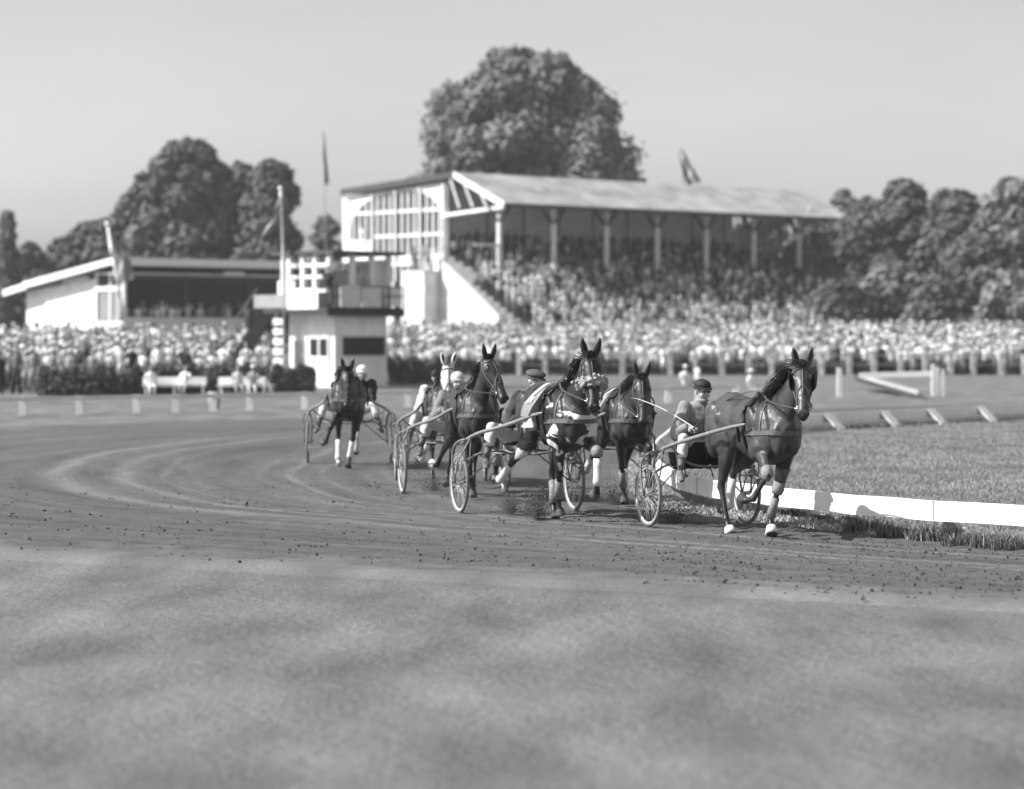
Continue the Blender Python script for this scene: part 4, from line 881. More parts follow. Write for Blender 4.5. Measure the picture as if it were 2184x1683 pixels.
# back wall and seat deck
MB().b2(0.2, 32, 8.0, 8.2, 6, 13.1).build('back_wall', M_boarding, gs)
for i in range(9): MB().b2(2 + i * 3.6, 2.12 + i * 3.6, 7.93, 8.0, 9.2, 13.0).build('wall_batten', M_dark, gs)
d_ = MB()
for i in range(8): d_.b2(-.0, 33, i * 1.0, 8.2, ZF - .4 + i * .38 - .38, ZF - .4 + i * .38)
d_.build('seat_deck', M_terr, gs)
for i in range(15):
    b = .1 + i * .56; MB().b2(32.4, 32.52, b, b + .12, 6.5, 12.6).build('end_mullion', M_white2, gs)
for z in (7.6, 9.4, 11.2): MB().b2(32.38, 32.54, 0, 8, z, z + .14).build('end_transom', M_white2, gs)
# terrace below
st = MB()
for i in range(14):
    b = -i * .7; z = ZF - .35 - i * .385; st.b2(-3, 33.5, b - .7, 0.1, 0.3, z) if z > .4 else None
st.build('terrace', M_terr, gs)
MB().poly([(-3.3, 4.6, 0), (-3.3, 4.6, 8.1), (-3.3, 2.6, 7.7), (-3.3, -3.6, 3.7), (-3.3, -4.2, 2.9), (-3.3, -4.2, 0)], (.3, 0, 0)).build('stair_wall', M_white, gs)
MB().b2(-4.7, -3.35, 2.7, 5.3, 0, 6.75).build('stair_tower', M_white, gs)
MB().b2(-4.75, -3.3, 2.65, 5.35, 6.76, 6.9).build('coping', M_white2, gs)
MB().b2(-2.4, 0, -.1, .0, 8.6, 8.78).b2(-.2, 0, -.1, 0, 6.5, 8.6).build('landing_frame', M_white2, gs)
fl = MB(); fl.b2(-3, 33.5, -5.12, -5.04, 4.5, 4.56)
for i in range(19): fl.b2(-3 + i * 2.02, -2.94 + i * 2.02, -5.12, -5.04, 3.3, 4.5)
fl.build('terrace_railing', M_dark, gs)
MB().b2(-1, 31.3, -.24, -.2, 6.3, 7.0).build('front_parapet', mat('green_boards', .055, .8, .2, 2), gs)

# ---- judges' tower
T0 = W(714, 720, 110.0)
tw = thing('judges_tower', 'white two storey judges tower with flat dark roof and railed balcony', 'tower', (T0.x, T0.y, 0), R(45))
MB().b2(0, 3, 0, 3, 0, 3.2).build('wall', M_white, tw)
# windows: left face is x=0, right face is y=0
def win(parent, x0, x1, y0, y1, z0, z1, axis, n=2):
    f = MB()
    if axis == 'x':
        f.b2(-.07, -.005, y0, y1, z0, z0 + .1); f.b2(-.07, -.005, y0, y1, z1 - .1, z1)
        for i in range(n + 1): y = y0 + (y1 - y0) * i / n; f.b2(-.072, -.004, y - .05, y + .05, z0, z1)
        o = f.build('window', M_white, parent); MB().b2(-.03, -.004, y0, y1, z0 + .1, z1 - .1).build('pane', glass_d, o)
    else:
        f.b2(x0, x1, -.07, -.005, z0, z0 + .08); f.b2(x0, x1, -.07, -.005, z1 - .08, z1)
        for i in range(n + 1): x = x0 + (x1 - x0) * i / n; f.b2(x - .04, x + .04, -.072, -.004, z0, z1)
        o = f.build('window', M_white2, parent); MB().b2(x0, x1, -.03, -.004, z0 + .08, z1 - .08).build('pane', glass_d, o)
win(tw, 0, 0, .35, 1.6, 1.25, 2.2, 'x', 2); win(tw, .35, 2.9, 0, 0, 1.30, 2.25, 'y', 1)
MB().b2(-.02, -.004, 1.9, 2.7, .9, 2.0).build('notice', mat('faded_notice', .42, .8, .3, 3), tw)
MB().b2(-.9, 3.5, -.6, 3.7, 3.2, 3.42).build('balcony_floor', M_dark, tw)
MB().b2(-.9, 3.5, -.6, -.5, 3.05, 3.42).build('fascia', M_dark, tw)
# parapet left: grey panels, white boards; right: grey panels and rails
MB().b2(-.92, -.84, 1.3, 4.3, 3.43, 4.0).build('parapet', M_grey, tw)
MB().b2(-.96, -.93, .0, 2.0, 3.35, 4.25).build('white_board', M_white, tw); MB().b2(-.5, -.45, 2.0, 3.2, 4.0, 4.6).build('white_board', M_white, tw)
MB().b2(-.2, .9, -.62, -.55, 3.45, 4.35).build('parapet', mat('grey_panel', .6, .8, .1, 3), tw); MB().b2(1.0, 2.1, -.61, -.56, 3.45, 4.3).build('parapet', mat('grey_panel'  , .6, .8), tw)
rl = MB()
for z in (3.9, 4.3): rl.b2(-.9, 3.5, -.60, -.55, z, z + .05); 
for i in range(6): rl.b2(-.9 + i * .87, -.84 + i * .87, -.60, -.55, 3.43, 4.33)
for z in (3.9, 4.3): rl.b2(3.45, 3.5, -.54, 3.6, z, z + .05)
rl.build('railing', M_dark, tw)
MB().b2(2.5, 3.42, -.50, -.46, 3.5, 4.32).build('white_board', M_white, tw)
# cabin: posts, windows
for x, y in ((-.3, 0), (-.3, .9), (-.3, 1.7), (-.3, 2.6), (.9, -.1), (2.0, -.1), (3.0, -.1), (-.3, 3.0)): MB().b2(x - .10, x + .10, y - .10, y + .10, 3.42, 5.7).build('post', M_white, tw)
for z in (4.15, 4.75, 5.25): MB().b2(-.42, -.30, .0, 2.7, z - .07, z + .07).build('window_bar', M_white, tw)
MB().b2(.1, 2.8, 2.2, 2.3, 3.42, 5.0).build('cabin_wall', M_boarding, tw)
for x, z in ((.7, 5.15), (1.25, 5.2), (1.75, 5.2), (1.8, 4.7), (1.8, 4.3)): MB().b2(x, x + .38, .7, .76, z - .18, z + .18).build('notice', M_white, tw)
MB().b2(2.3, 3.1, .2, 1.3, 3.42, 5.5).build('side_cabin', M_white, tw)
MB().b2(-.55, 3.5, -.5, 3.6, 5.7, 5.86).build('roof', M_felt, tw)
# slatted number board left of tower
nb = thing('slatted_board', 'white board of five stacked horizontal slats at the left side of the judges tower', 'board', (W(594, 0, 111.5).x, 111.5, 0), R(-38))
for i in range(5): MB().b2(-.28, .28, -.06, .06, .98 + i * .43, 1.25 + i * .43).build('slat', M_white, nb)
for x in (-.22, .22): MB().b2(x - .03, x + .03, .062, .12, 0, 3.2).build('post', M_white2, nb)
# outside stair
sp0 = W(470, 800, 113.5); sp1 = W(572, 662, 113.5)
sr = thing('staircase', 'dark steep outside staircase climbing to the tower balcony', 'staircase', (sp0.x, sp0.y, 0)); o_ = Vector((sp0.x, sp0.y, 0))
for dy in (-.0, 1.0): MB().bar(sp0 - o_ + Vector((0, dy, -.5)), sp1 - o_ + Vector((0, dy, 0)), .08, .55).build('stringer', M_dark, sr)
for i in range(13):
    p = sp0.lerp(sp1, i / 13) - o_; MB().box(p + Vector((0, .5, .1)), (.34, .9, .05)).build('tread', M_felt, sr)
MB().bar(sp0 - o_ + Vector((-.5, 0, .8)), sp1 - o_ + Vector((-.5, 0, .95)), .05, .05).build('handrail', M_grey, sr)

# ---- left pavilion
P0 = W(265, 720, 165.0)
pv = thing('pavilion', 'low white pavilion stand with single pitch roof on the left', 'pavilion', (P0.x, P0.y, 0), YAW)
MB().poly([(-.9, -.6, 7.25), (-.9, 12.9, 5.55), (-.9, 12.9, 5.3), (-.9, -.6, 6.95)], (21, 0, 0)).build('roof', roofm, pv)
MB().bar((-.95, -.6, 7.1), (-.95, 11.0, 5.65), .08, .42).build('gable_board', M_white, pv); MB().bar((-1.0, 10.4, 5.62), (-1.0, 13.6, 5.15), .08, .42).build('gable_board', M_white, pv)
MB().b2(-.9, 20, -.68, -.60, 6.75, 7.25).build('fascia', mat('corrugated_fascia', .8, .8, .15, 8, .3, 30), pv)
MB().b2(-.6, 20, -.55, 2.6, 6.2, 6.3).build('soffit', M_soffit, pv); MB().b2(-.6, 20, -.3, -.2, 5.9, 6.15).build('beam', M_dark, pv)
MB().poly([(0, 3.4, 0), (0, 3.4, 6.0), (0, 12.2, 5.25), (0, 12.2, 0)], (.2, 0, 0)).build('end_wall', M_white, pv)
MB().b2(-.05, -.01, 4.2, 7.5, 5.75, 6.15).build('wall_panel', M_white2, pv)
for b in (0.0, 1.55, 3.2): MB().b2(-.1, .1, b - .11, b + .11, 2.6, 6.4).build('window_post', M_white, pv)
MB().b2(-.12, .12, 0, 3.4, 5.15, 5.45).build('transom', M_white, pv)
for b in (.6, 1.0, 2.1, 2.6): MB().b2(-.06, .04, b - .08, b + .08, 3.2, 5.2).build('glazing_bar', M_white2, pv)
MB().b2(.05, .09, 0, 3.4, 3.2, 6.3).build('pane', glass_d, pv)
MB().b2(-.12, 9.3, -.15, .0, 2.2, 3.45).b2(-.12, .0, 0, 3.4, 2.2, 3.2).build('parapet', M_white2, pv)
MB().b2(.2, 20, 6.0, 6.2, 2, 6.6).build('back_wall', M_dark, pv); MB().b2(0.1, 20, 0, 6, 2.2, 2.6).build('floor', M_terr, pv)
MB().b2(7.6, 9.2, -.2, -.12, 6.15, 6.5).build('roof_sign', M_white, pv)
for a in (5, 10, 15): MB().b2(a - .08, a + .08, .4, .56, 2.6, 6.2).build('post', M_dark, pv)

# ---- flags
def flag(name, label, top, bot, cloth=None, rad=.09, m=M_white2, stripes=None, width=1.0):
    o = Vector((bot.x, bot.y, bot.z)); r = thing(name, label, 'flag', o)
    MB().tube([bot - o, top - o], [rad, rad * .7], n=8).ell(top - o, rad * 1.5, 8, 6).build('pole', m, r, True)
    if cloth:
        k = 14; pts = curve(cloth, k); n = 6; mats = stripes or [M_white]; vs = []; fs = []; mi = []
        for o2 in (0, .03):
            for i, p in enumerate(pts):
                wv = width * (.25 + .75 * (i / k) ** .7)
                for j in range(n + 1): vs.append(p - o + Vector((wv * (j / n - .5) * .9, .15 * math.sin(i * .8 + j) + o2, .25 * (j / n - .5))))
        N0 = (k + 1) * (n + 1)
        for i in range(k):
            for j in range(n):
                a = i * (n + 1) + j; fs.append((a, a + n + 1, a + n + 2, a + 1)); mi.append(j * len(mats) // n); fs.append(tuple(q + N0 for q in (a, a + 1, a + n + 2, a + n + 1))); mi.append(j * len(mats) // n)
        b = MB(); b.v = vs; b.f = fs; b.m = mi; b.build('cloth', mats, r, True)
    return r
M_fl_d = mat('dark_flag_cloth', .06, .9, .1, 3); M_fl_m = mat('mid_flag_cloth', .2, .9, .1, 3); M_fl_w = mat('pale_flag_cloth', .7, .9, .05, 3)
flag('flag', 'pale drooping flag on the leaning white pole before the left pavilion', W(229, 478, 158), W(266, 690, 158), [W(233, 500, 158), W(246, 535, 158), W(262, 560, 158), W(266, 600, 158)], .12, M_white, [M_fl_w, M_fl_m], 1.2)
flag('flag', 'thin pale pennant hanging from the white pole on the judges tower', W(598, 402, 111), W(608, 665, 111), [W(601, 408, 111), W(594, 440, 111), W(580, 475, 111), W(566, 502, 111)], .07, M_white, [mat('faded_flag_cloth', .42, .9, .1, 3)], .55)
flag('flag', 'dark furled flag standing against the sky left of the grandstand', W(689, 283, 205), W(700, 700, 205), [W(690, 288, 205), W(692, 325, 205), W(695, 365, 205), W(697, 393, 205)], .06, M_grey, [M_fl_d], .38)
flag('flag', 'striped flag drooping above the grandstand roof', W(1450, 318, 206), W(1462, 420, 206), [W(1452, 322, 206), W(1462, 350, 206), W(1472, 372, 206), W(1482, 392, 206)], .07, M_grey, [M_fl_d, M_fl_w, M_fl_m], 1.3)
po = MB().tube([(0, 0, 0), (-.02, 0, 1.35)], .04, n=8).ell((-.02, 0, 1.36), .05, 8, 6).build('marker_pole', M_white2, None, True, G_ := W(922, 818, GY(818))); tag(po, 'thin pale upright pole on the grass in front of the dark hedge', 'pole')

# ---- hedges
M_hedge = mat('hedge_leaf', .10, .8, .5, 4)
def leafmesh(P, size, mats, mi=None, name='crown', nrm=None):
    n = len(P); a = rng.normal(size=(n, 3))
    if nrm is not None:
        q = nrm + rng.normal(0, .38, (n, 3)); q /= np.linalg.norm(q, axis=1)[:, None]; a -= q * (a * q).sum(1)[:, None]
    a /= np.linalg.norm(a, axis=1)[:, None]; b = np.cross(a, rng.normal(size=(n, 3)) if nrm is None else q); b /= np.linalg.norm(b, axis=1)[:, None]
    sz = size * (.6 + .8 * rng.random(n))[:, None]; a *= sz; b *= sz * .7
    V = np.stack([P - a, P - b * .9 + a * .1, P + a, P + b], 1).reshape(-1, 3); F = np.arange(n * 4).reshape(-1, 4)
    return npmesh(name, V, F, mi, mats)
def hedge(label, pts, h, d, n):
    c = curve([(x, y, 0) for x, y in pts], 40); o = c[0].copy(); P = []
    core = MB(); core.tube([p - o + Vector((0, 0, h / 2)) for p in c], [d / 2 * .8] * 41, [h / 2 * .92] * 41, n=10, lat=(0, 1, 0))
    for _ in range(n):
        t = random.random() * 40; i = min(39, int(t)); p = c[i].lerp(c[i + 1], t - i) - o; a = random.uniform(-.2, math.pi + .2); q = random.uniform(.85, 1.08); e = .6
        cx = abs(math.cos(a)) ** e * (1 if math.cos(a) > 0 else -1); sz = abs(math.sin(a)) ** e * (1 if math.sin(a) > 0 else -1)
        P.append((p.x, p.y + cx * d / 2 * q, max(0, (h / 2 + (sz - .5) * h * .98 * q) * (1 + .10 * math.sin(t * .9) + .05 * math.sin(t * 2.3)) + random.gauss(0, .04))) if True else 0)
    r = thing('hedge', label, 'hedge', o)
    core.build('core', M_hedge, r); k = bpy.data.objects.new('foliage', leafmesh(np.array(P), .07, [M_hedge])); link(k, r); return r
hx = lambda xd, yd, Y: (W(xd, yd, Y).x, Y)
hedge('rounded leafy hedge at the far left behind the track fence', [hx(88, 0, 97), hx(200, 0, 96.5), hx(330, 0, 97), hx(430, 0, 98.5)], .95, 1.6, 9000)
hedge('dark clipped hedge behind the white benches', [hx(330, 0, 102), hx(450, 0, 101.5), hx(560, 0, 101), hx(672, 0, 101)], .98, 1.2, 8000)
hedge('dark clipped hedge between the tower and the spectator fence', [hx(822, 0, 117), hx(870, 0, 117.5), hx(950, 0, 118), hx(985, 0, 118)], 1.15, 1.2, 6000)

# ---- outer track fence (posts + rail)
def fence(label, pts, h, pw, rails, m, name='fence', panel=None, rm=None):
    o = Vector((pts[0][0], pts[0][1], 0)); r = thing(name, label, 'fence', o)
    for x, y in pts:
        z = 0; MB().b2(x - o.x - pw / 2, x - o.x + pw / 2, y - o.y - pw / 2, y - o.y + pw / 2, 0, h).build('post', m, r)
    for a, b in zip(pts[:-1], pts[1:]):
        for z, rh in rails: MB().bar((a[0] - o.x, a[1] - o.y - pw / 2 - .03, z), (b[0] - o.x, b[1] - o.y - pw / 2 - .03, z), .05, rh).build('rail', rm or m, r)
    return r
px = lambda xd, yd: (W(xd, yd, GY(yd)).x, GY(yd))
fence('low pale rail fence along the outer edge of the bend with white posts', [px(-60, 888), px(50, 886), px(170, 884), px(292, 881), px(375, 880), px(455, 878), px(533, 876), px(650, 873), px(745, 871), px(870, 869), px(1000, 867), px(1130, 865), px(1280, 862), px(1425, 859), px(1490, 857), px(1570, 855)], .52, .2, [(.46, .12)], M_white, 'fence', None, M_white2)
fence('white post rail at the right edge of the outer grass', [px(1790, 846), px(1998, 843), px(2200, 838), px(2400, 834)], 1.05, .17, [], M_white, 'post_row')
# spectator fence
cf = [(W(1108 + i * 54 + random.uniform(-5, 5), 0, 148).x, 148 + random.uniform(-.1, .1)) for i in range(24)]
fence('long spectator fence of pale posts holding back the crowd', cf, 1.22, .28, [(1.16, .07), (.6, .05)], M_white2, 'spectator_fence', None, M_grey)
# barrier with posts and lying boards on the right
br = thing('barrier', 'white barrier of two uprights and a long top rail on the far grass', 'barrier', (*px(1992, 845), 0)); o_ = Vector((*px(1992, 845), 0))
for xd in (1990, 2011): MB().b2(*(lambda x: (x - .055, x + .055))(W(xd, 0, 94.6).x - o_.x), -.08, .08, 0, .98 + (.2 if xd == 1990 else 0)).build('upright', M_white, br)
MB().bar(W(1832, 801, 96) - o_, W(1988, 797, 95) - o_, .05, .2).build('top_rail', mat('pale_grey_board', .5, .8, .15, 2), br)
bd = thing('ramp_boards', 'long grey boards lying slantwise on the far grass beside the barrier', 'boards', (*px(1905, 830), 0)); o_ = Vector((*px(1905, 830), 0))
MB().add([W(1828, 806, 107) - o_, W(1850, 803, 107) - o_, W(1958, 832, 99) - o_, W(1958, 850, 92) - o_] + [W(1828, 806, 107) - o_ + Vector((0, 0, -.1)), W(1850, 803, 107) - o_ + Vector((0, 0, -.1)), W(1958, 832, 99) - o_ + Vector((0, 0, -.1)), W(1958, 850, 92) - o_ + Vector((0, 0, -.1))], [(3, 2, 1, 0), (4, 5, 6, 7), (0, 1, 5, 4), (1, 2, 6, 5), (2, 3, 7, 6), (3, 0, 4, 7)]).build('board', mat('pale_grey_board', .5), bd)
MB().bar(W(1826, 808, 106) - o_, W(1975, 853, 90.5) - o_, .1, .16).build('edge_plank', M_dark, bd)
# benches
def bench(label, xd, w, Y=93.5, rz=0):
    g = W(xd, 0, Y); b = thing('bench', label, 'bench', (g.x, Y, 0), rz)
    MB().box((0, 0, .43), (w, .42, .05)).build('seat', M_white, b)
    MB().box((0, .24, .62), (w, .04, .28), (R(-12), 0, 0)).build('backrest', M_white, b)
    for x in (-w / 2 + .12, w / 2 - .12, 0): MB().box((x, -.12, .2), (.09, .07, .42), (R(10), 0, 0)).build('leg', M_white, b); MB().box((x, .2, .3), (.09, .07, .66), (R(-12), 0, 0)).build('leg', M_white, b)
    b.scale = (1, .9, .95); return b
bench('white bench with two people in white sitting on it', 372, 2.3, 93.5, R(4)); bench('white bench with three people sitting on it near the hedge end', 525, 2.1, 93, R(-4))
lb = MB(); lb.tube([(0, 0, 0), (0, 0, .5)], [.17, .2], n=14); lb.ring((0, 0, 0), .2, .02, 14, 5) if False else None; lb.build('litter_bin', M_grey, None, True, Vector((*px(457, 871), 0))); tag(bpy.data.objects['litter_bin'], 'small dark litter bin on the grass by the outer fence', 'bin')
# =============== CROWD ===============
PAL = [mat('crowd_skin', .33, .6, .1, 9), mat('crowd_hair', .03, .7, .2, 9), mat('cloth_white', .85, .9, .06, 6), mat('cloth_pale', .6, .9, .1, 6), mat('cloth_mid', .32, .9, .15, 6), mat('cloth_grey', .16, .9, .2, 6), mat('cloth_dark', .04, .9, .2, 6), mat('cloth_black', .015, .9, .2, 6)]
def person_mb(top, low, hat=None, pose='stand', arms=0, dress=False, seed=0):
    r = random.Random(seed); B = MB(); j = lambda s: r.uniform(-s, s)
    if pose == 'sit':
        hz = .48; sh = Vector((j(.04), -.02 + j(.05), 1.02)); hip = Vector((0, 0, hz))
        for s in (-1, 1):
            k = Vector((s * .12 + j(.04), -.45, .50)); f = Vector((s * .13 + j(.05), -.52 + j(.1), .05)); B.tube([hip + Vector((s * .08, 0, 0)), k], [.085, .065], n=6, mi=low); B.tube([k, f], [.062, .045], n=6, mi=0 if dress else low); B.ell(f + Vector((0, -.06, -.01)), (.045, .11, .04), 6, 4, mi=7)
    else:
        hz = .92; sh = Vector((j(.05), j(.05), 1.42)); hip = Vector((0, 0, hz))
        if dress: B.tube([hip + Vector((0, 0, .05)), (0, 0, .5)], [.16, .24], [.12, .18], n=8, mi=top)
        for s in (-1, 1):
            f = Vector((s * .11 + j(.05), j(.08), .05)); B.tube([hip + Vector((s * .08, 0, 0)), Vector((s * .1, .0, .5)), f], [.085, .065, .045], n=6, mi=0 if dress else low); B.ell(f + Vector((0, -.06, -.01)), (.045, .11, .04), 6, 4, mi=7)
    B.tube([hip + Vector((0, 0, -.04)), hip.lerp(sh, .35), hip.lerp(sh, .75), sh, sh + Vector((0, 0, .08))], [.155, .15, .19, .18, .07], [.11, .11, .125, .11, .06], n=8, lat=(1, 0, 0), mi=top)
    B.tube([sh + Vector((0, 0, .03)), sh + Vector((0, -.01, .16))], .05, n=6, mi=0)
    hd = sh + Vector((j(.03), -.03 + j(.03), .24)); B.ell(hd, (.078, .095, .115), 8, 6, mi=0); B.ell(hd + Vector((0, -.095, -.01)), (.014, .02, .022), 5, 4, mi=0)
    B.ell(hd + Vector((0, .02, .03)), (.088, .095, .10), 8, 6, mi=1)
    if hat is not None: B.ell(hd + Vector((0, 0, .07)), (.10, .11, .07), 8, 5, mi=hat); B.ell(hd + Vector((0, -.02, .05)), (.15, .16, .012), 8, 4, mi=hat)
    for s in (-1, 1):
        s0 = sh + Vector((s * .18, 0, 0)); bare = r.random() < .5
        if arms == 1: e = s0 + Vector((s * .08, -.12, -.24)); h = e + Vector((-s * .14, -.2, .12))
        elif arms == 2: e = s0 + Vector((s * .12, -.15, -.05)); h = e + Vector((-s * .14, -.08, .25))
        else: e = s0 + Vector((s * .06 + j(.03), j(.04), -.28)); h = e + Vector((j(.05), -.08 + j(.06), -.24))
        B.tube([s0, e], [.06, .045], n=6, mi=top); B.tube([e, h], [.042, .03], n=6, mi=0 if bare else top); B.ell(h, (.035, .04, .045), 6, 4, mi=0)
    return B
SPECS = [(2, 6, None, 'white shirt and dark trousers', 0, False), (2, 6, 6, 'white shirt and dark hat', 1, False), (2, 2, None, 'white dress', 0, True), (3, 4, 2, 'pale jacket and white hat', 1, False), (3, 3, None, 'pale frock', 1, True), (4, 6, None, 'mid grey jacket', 0, False), (6, 6, 5, 'dark suit and grey hat', 0, False), (2, 5, 2, 'white top and white sun hat', 2, False), (5, 6, None, 'grey pullover', 1, False), (3, 6, None, 'pale shirt and dark trousers', 2, False), (7, 7, None, 'black jacket', 0, False), (4, 4, 3, 'grey frock and pale hat', 0, True)]
VAR = []
for i, (t_, l_, h_, lab, ar, dr) in enumerate(SPECS):
    for q in range(2):
        B = person_mb(t_, l_, h_, 'stand', ar if q == 0 else 0, dr, i * 7 + q); VAR.append((B, B.mesh('person', PAL, True), lab, i))
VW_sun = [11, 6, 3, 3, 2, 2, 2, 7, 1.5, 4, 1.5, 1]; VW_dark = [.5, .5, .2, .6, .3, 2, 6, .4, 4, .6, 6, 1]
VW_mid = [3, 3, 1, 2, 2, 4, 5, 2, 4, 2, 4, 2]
def pick(w): return random.choices(range(len(SPECS)), w)[0] * 2 + random.randint(0, 1)
ppl = []     # (x,y,z,rz,scale,var, region)
def gz(x, y): return float(bankz(x, y)) - .03
def fill(xd0, xd1, Y0, Y1, dy, dx, w, region, zf=None, face=0, top=None, drop=.0):
    y = Y0
    while y < Y1:
        x = W(xd0, 0, y).x; x1 = W(xd1, 0, y).x
        while x < x1:
            if random.random() > drop:
                xx = x + random.uniform(-.2, .2) * dx; yy = y + random.uniform(-.35, .35) * dy
                cn = mnoise.noise(Vector((xx * .33, yy * .22, 3.1)))
                if cn > .42 and region != 'fence': x += dx * .6; continue
                ppl.append((xx, yy, (zf or gz)(xx, yy), face + random.uniform(-.6, .6), random.uniform(.82, 1.1), pick(VW_mid if cn < -.18 else w), region))
            x += dx * random.uniform(.8, 1.2)
        y += dy
fill(822, 2230, 148.75, 152, .62, .48, VW_sun, 'fence')
fill(812, 2260, 152, 176, .75, .58, VW_sun, 'mass')
fill(1180, 2260, 176, 182, .9, .7, VW_sun, 'mass')
fill(-40, 575, 112.5, 150, 1.15, .62, [3, 3, 2.2, 4, 2.2, 4, 3, 3, 3, 3, 2, 3], 'left', drop=.12)
fill(-30, 85, 99.2, 111, 1.2, .6, [1, 1, .5, 1, .5, 3, 5, 1, 4, 2, 5, 2], 'left', drop=.35)
u_ = Vector((.755, .656, 0)); v_ = Vector((-.656, .755, 0)); G0 = Vector((F0.x, F0.y, 0))
def fillgs(a0, a1, rows, da, w, region, drop=.1):
    for b, z in rows:
        a = a0
        while a < a1:
            if random.random() > drop:
                p = G0 + u_ * (a + random.uniform(-.1, .1)) + v_ * (b + random.uniform(-.12, .12)); ppl.append((p.x, p.y, z, YAW * .8 + random.uniform(-.5, .5), random.uniform(.9, 1.05), pick(w), region))
            a += da * random.uniform(.8, 1.2)
fillgs(-2.6, 33, [(-.35 - i * .7, ZF - .35 - i * .385) for i in range(7, 15)], .60, [4, 3, 2, 3, 2, 3, 3, 3, 3, 3, 2, 2], 'terrace')
fillgs(-2.6, 5, [(-.35 - i * .7, ZF - .35 - i * .385) for i in range(1, 7)], .58, VW_sun, 'terrace')
fillgs(5, 33, [(-.35 - i * .7, ZF - .35 - i * .385) for i in range(2, 7)], .66, [1, 1, .5, 1.2, .8, 3, 5, 1, 4, 1.5, 4, 1.5], 'terrace', .15)
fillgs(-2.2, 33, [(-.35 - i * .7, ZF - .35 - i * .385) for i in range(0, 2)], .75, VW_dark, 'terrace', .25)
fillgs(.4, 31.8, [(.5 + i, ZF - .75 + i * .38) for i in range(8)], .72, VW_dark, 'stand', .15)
fillgs(-4.5, -3.5, [(3.2, 6.9), (4.2, 6.9)], .5, VW_sun, 'terrace', .1)
# pavilion people
PV = Vector((P0.x, P0.y, 0))
for a in (1.2, 2.6, 3.3, 3.8, 4.5, 5.0, 6.2, 7.0, 7.7, 8.3, 9.2, 9.8, 10.4, 11, 11.6, 12.2):
    for b in (.4, 1.8):
        p = PV + u_ * (a + random.uniform(-.2, .2)) + v_ * b; ppl.append((p.x, p.y, 2.6, .5, random.uniform(.9, 1.05), pick(VW_sun if a < 6 else VW_dark), 'pavilion'))
# individuals first: the nearest to the camera with the largest visible size
def key(p): return p[1] + (60 if p[6] in ('stand',) else 0) + (14 if (p[6] == 'mass') else 0)
order = sorted([p for p in ppl if -20 < CX + p[0] / p[1] * FPX < 2200], key=key)
solo = order[:235]; solo_ids = set(id(p) for p in solo); rest = [p for p in ppl if id(p) not in solo_ids]
where = {'fence': 'behind the spectator fence', 'left': 'behind the left hedge', 'mass': 'in the crowd before the grandstand', 'terrace': 'on the grandstand steps', 'pavilion': 'on the pavilion floor', 'stand': 'under the grandstand roof'}
ORD = 'first second third fourth fifth sixth seventh eighth ninth tenth'.split()
def ordi(n):
    if n < 10: return ORD[n]
    n += 1; return str(n) + ('th' if 10 < n % 100 < 14 else {1: 'st', 2: 'nd', 3: 'rd'}.get(n % 10, 'th'))
solo.sort(key=lambda p: p[0] / p[1]); cnt = {}
for (x, y, z, rz, s, v, reg) in solo:
    kk = (reg, VAR[v][2]); cnt[kk] = cnt.get(kk, -1) + 1
    o = bpy.data.objects.new('person', VAR[v][1]); COL.objects.link(o); o.location = (x, y, z); o.rotation_euler = (0, 0, rz); o.scale = (s,) * 3
    tag(o, ordi(cnt[kk]) + ' person from left in ' + VAR[v][2] + ' ' + where[reg], 'person', 'nearest spectators ' + where[reg])
def merge(plist, name, label):
    Vs = []; Fs4 = []; Fs3 = []; m4 = []; m3 = []; off_ = 0; cache = {}
    for (x, y, z, rz, s, v, reg) in plist:
        if v not in cache:
            B = VAR[v][0]; tri = []; tm = []
            for f, m in zip(B.f, B.m):
                for i in range(1, len(f) - 1): tri.append((f[0], f[i], f[i + 1])); tm.append(m)
            cache[v] = (np.array(B.v), np.array(tri), np.array(tm))
        V, T_, tm = cache[v]; c, sn = math.cos(rz), math.sin(rz)
        Vs.append(np.stack([(V[:, 0] * c - V[:, 1] * sn) * s + x, (V[:, 0] * sn + V[:, 1] * c) * s + y, V[:, 2] * s + z], 1)); Fs3.append(T_ + off_); m3.append(tm); off_ += len(V)
    me = npmesh(name, np.concatenate(Vs), np.concatenate(Fs3), np.concatenate(m3), PAL, True); o = bpy.data.objects.new(name, me); link(o); return tag(o, label, 'crowd', None, 'stuff')
merge([p for p in rest if p[6] in ('fence', 'mass')], 'crowd', 'dense summer crowd standing on the bank behind the spectator fence')
merge([p for p in rest if p[6] in ('terrace', 'stand')], 'crowd', 'crowd packed on the grandstand steps and seats')
merge([p for p in rest if p[6] in ('left', 'pavilion')], 'crowd', 'crowd standing between the hedge and the left pavilion')
# bench sitters and others
def solo_person(label, loc, B, rz=0, s=1):
    o = bpy.data.objects.new('person', B.mesh('person', PAL, True)); COL.objects.link(o); o.location = loc; o.rotation_euler = (0, 0, rz); o.scale = (s,) * 3; return tag(o, label, 'person')
def at(xd, Y, z=0): p = W(xd, 0, Y); return (p.x, Y, z)
solo_person('person in white sitting at the left end of the left bench', at(322, 93.45, .02), person_mb(2, 2, None, 'sit', 0, False, 3), .3, .82)
solo_person('person in white with dark hair sitting at the right end of the left bench', at(395, 93.45, .02), person_mb(2, 2, None, 'sit', 1, True, 5), -.2, .82)
solo_person('person in pale shirt sitting leftmost on the right bench', at(508, 93, .02), person_mb(3, 4, None, 'sit', 0, False, 8), .2, .82)
solo_person('person in grey wearing a white hat in the middle of the right bench', at(540, 93, .02), person_mb(4, 3, 2, 'sit', 1, False, 9), 0, .82)
solo_person('person in dark jacket sitting rightmost on the right bench', at(580, 93, .02), person_mb(6, 4, None, 'sit', 0, False, 12), -.3, .82)
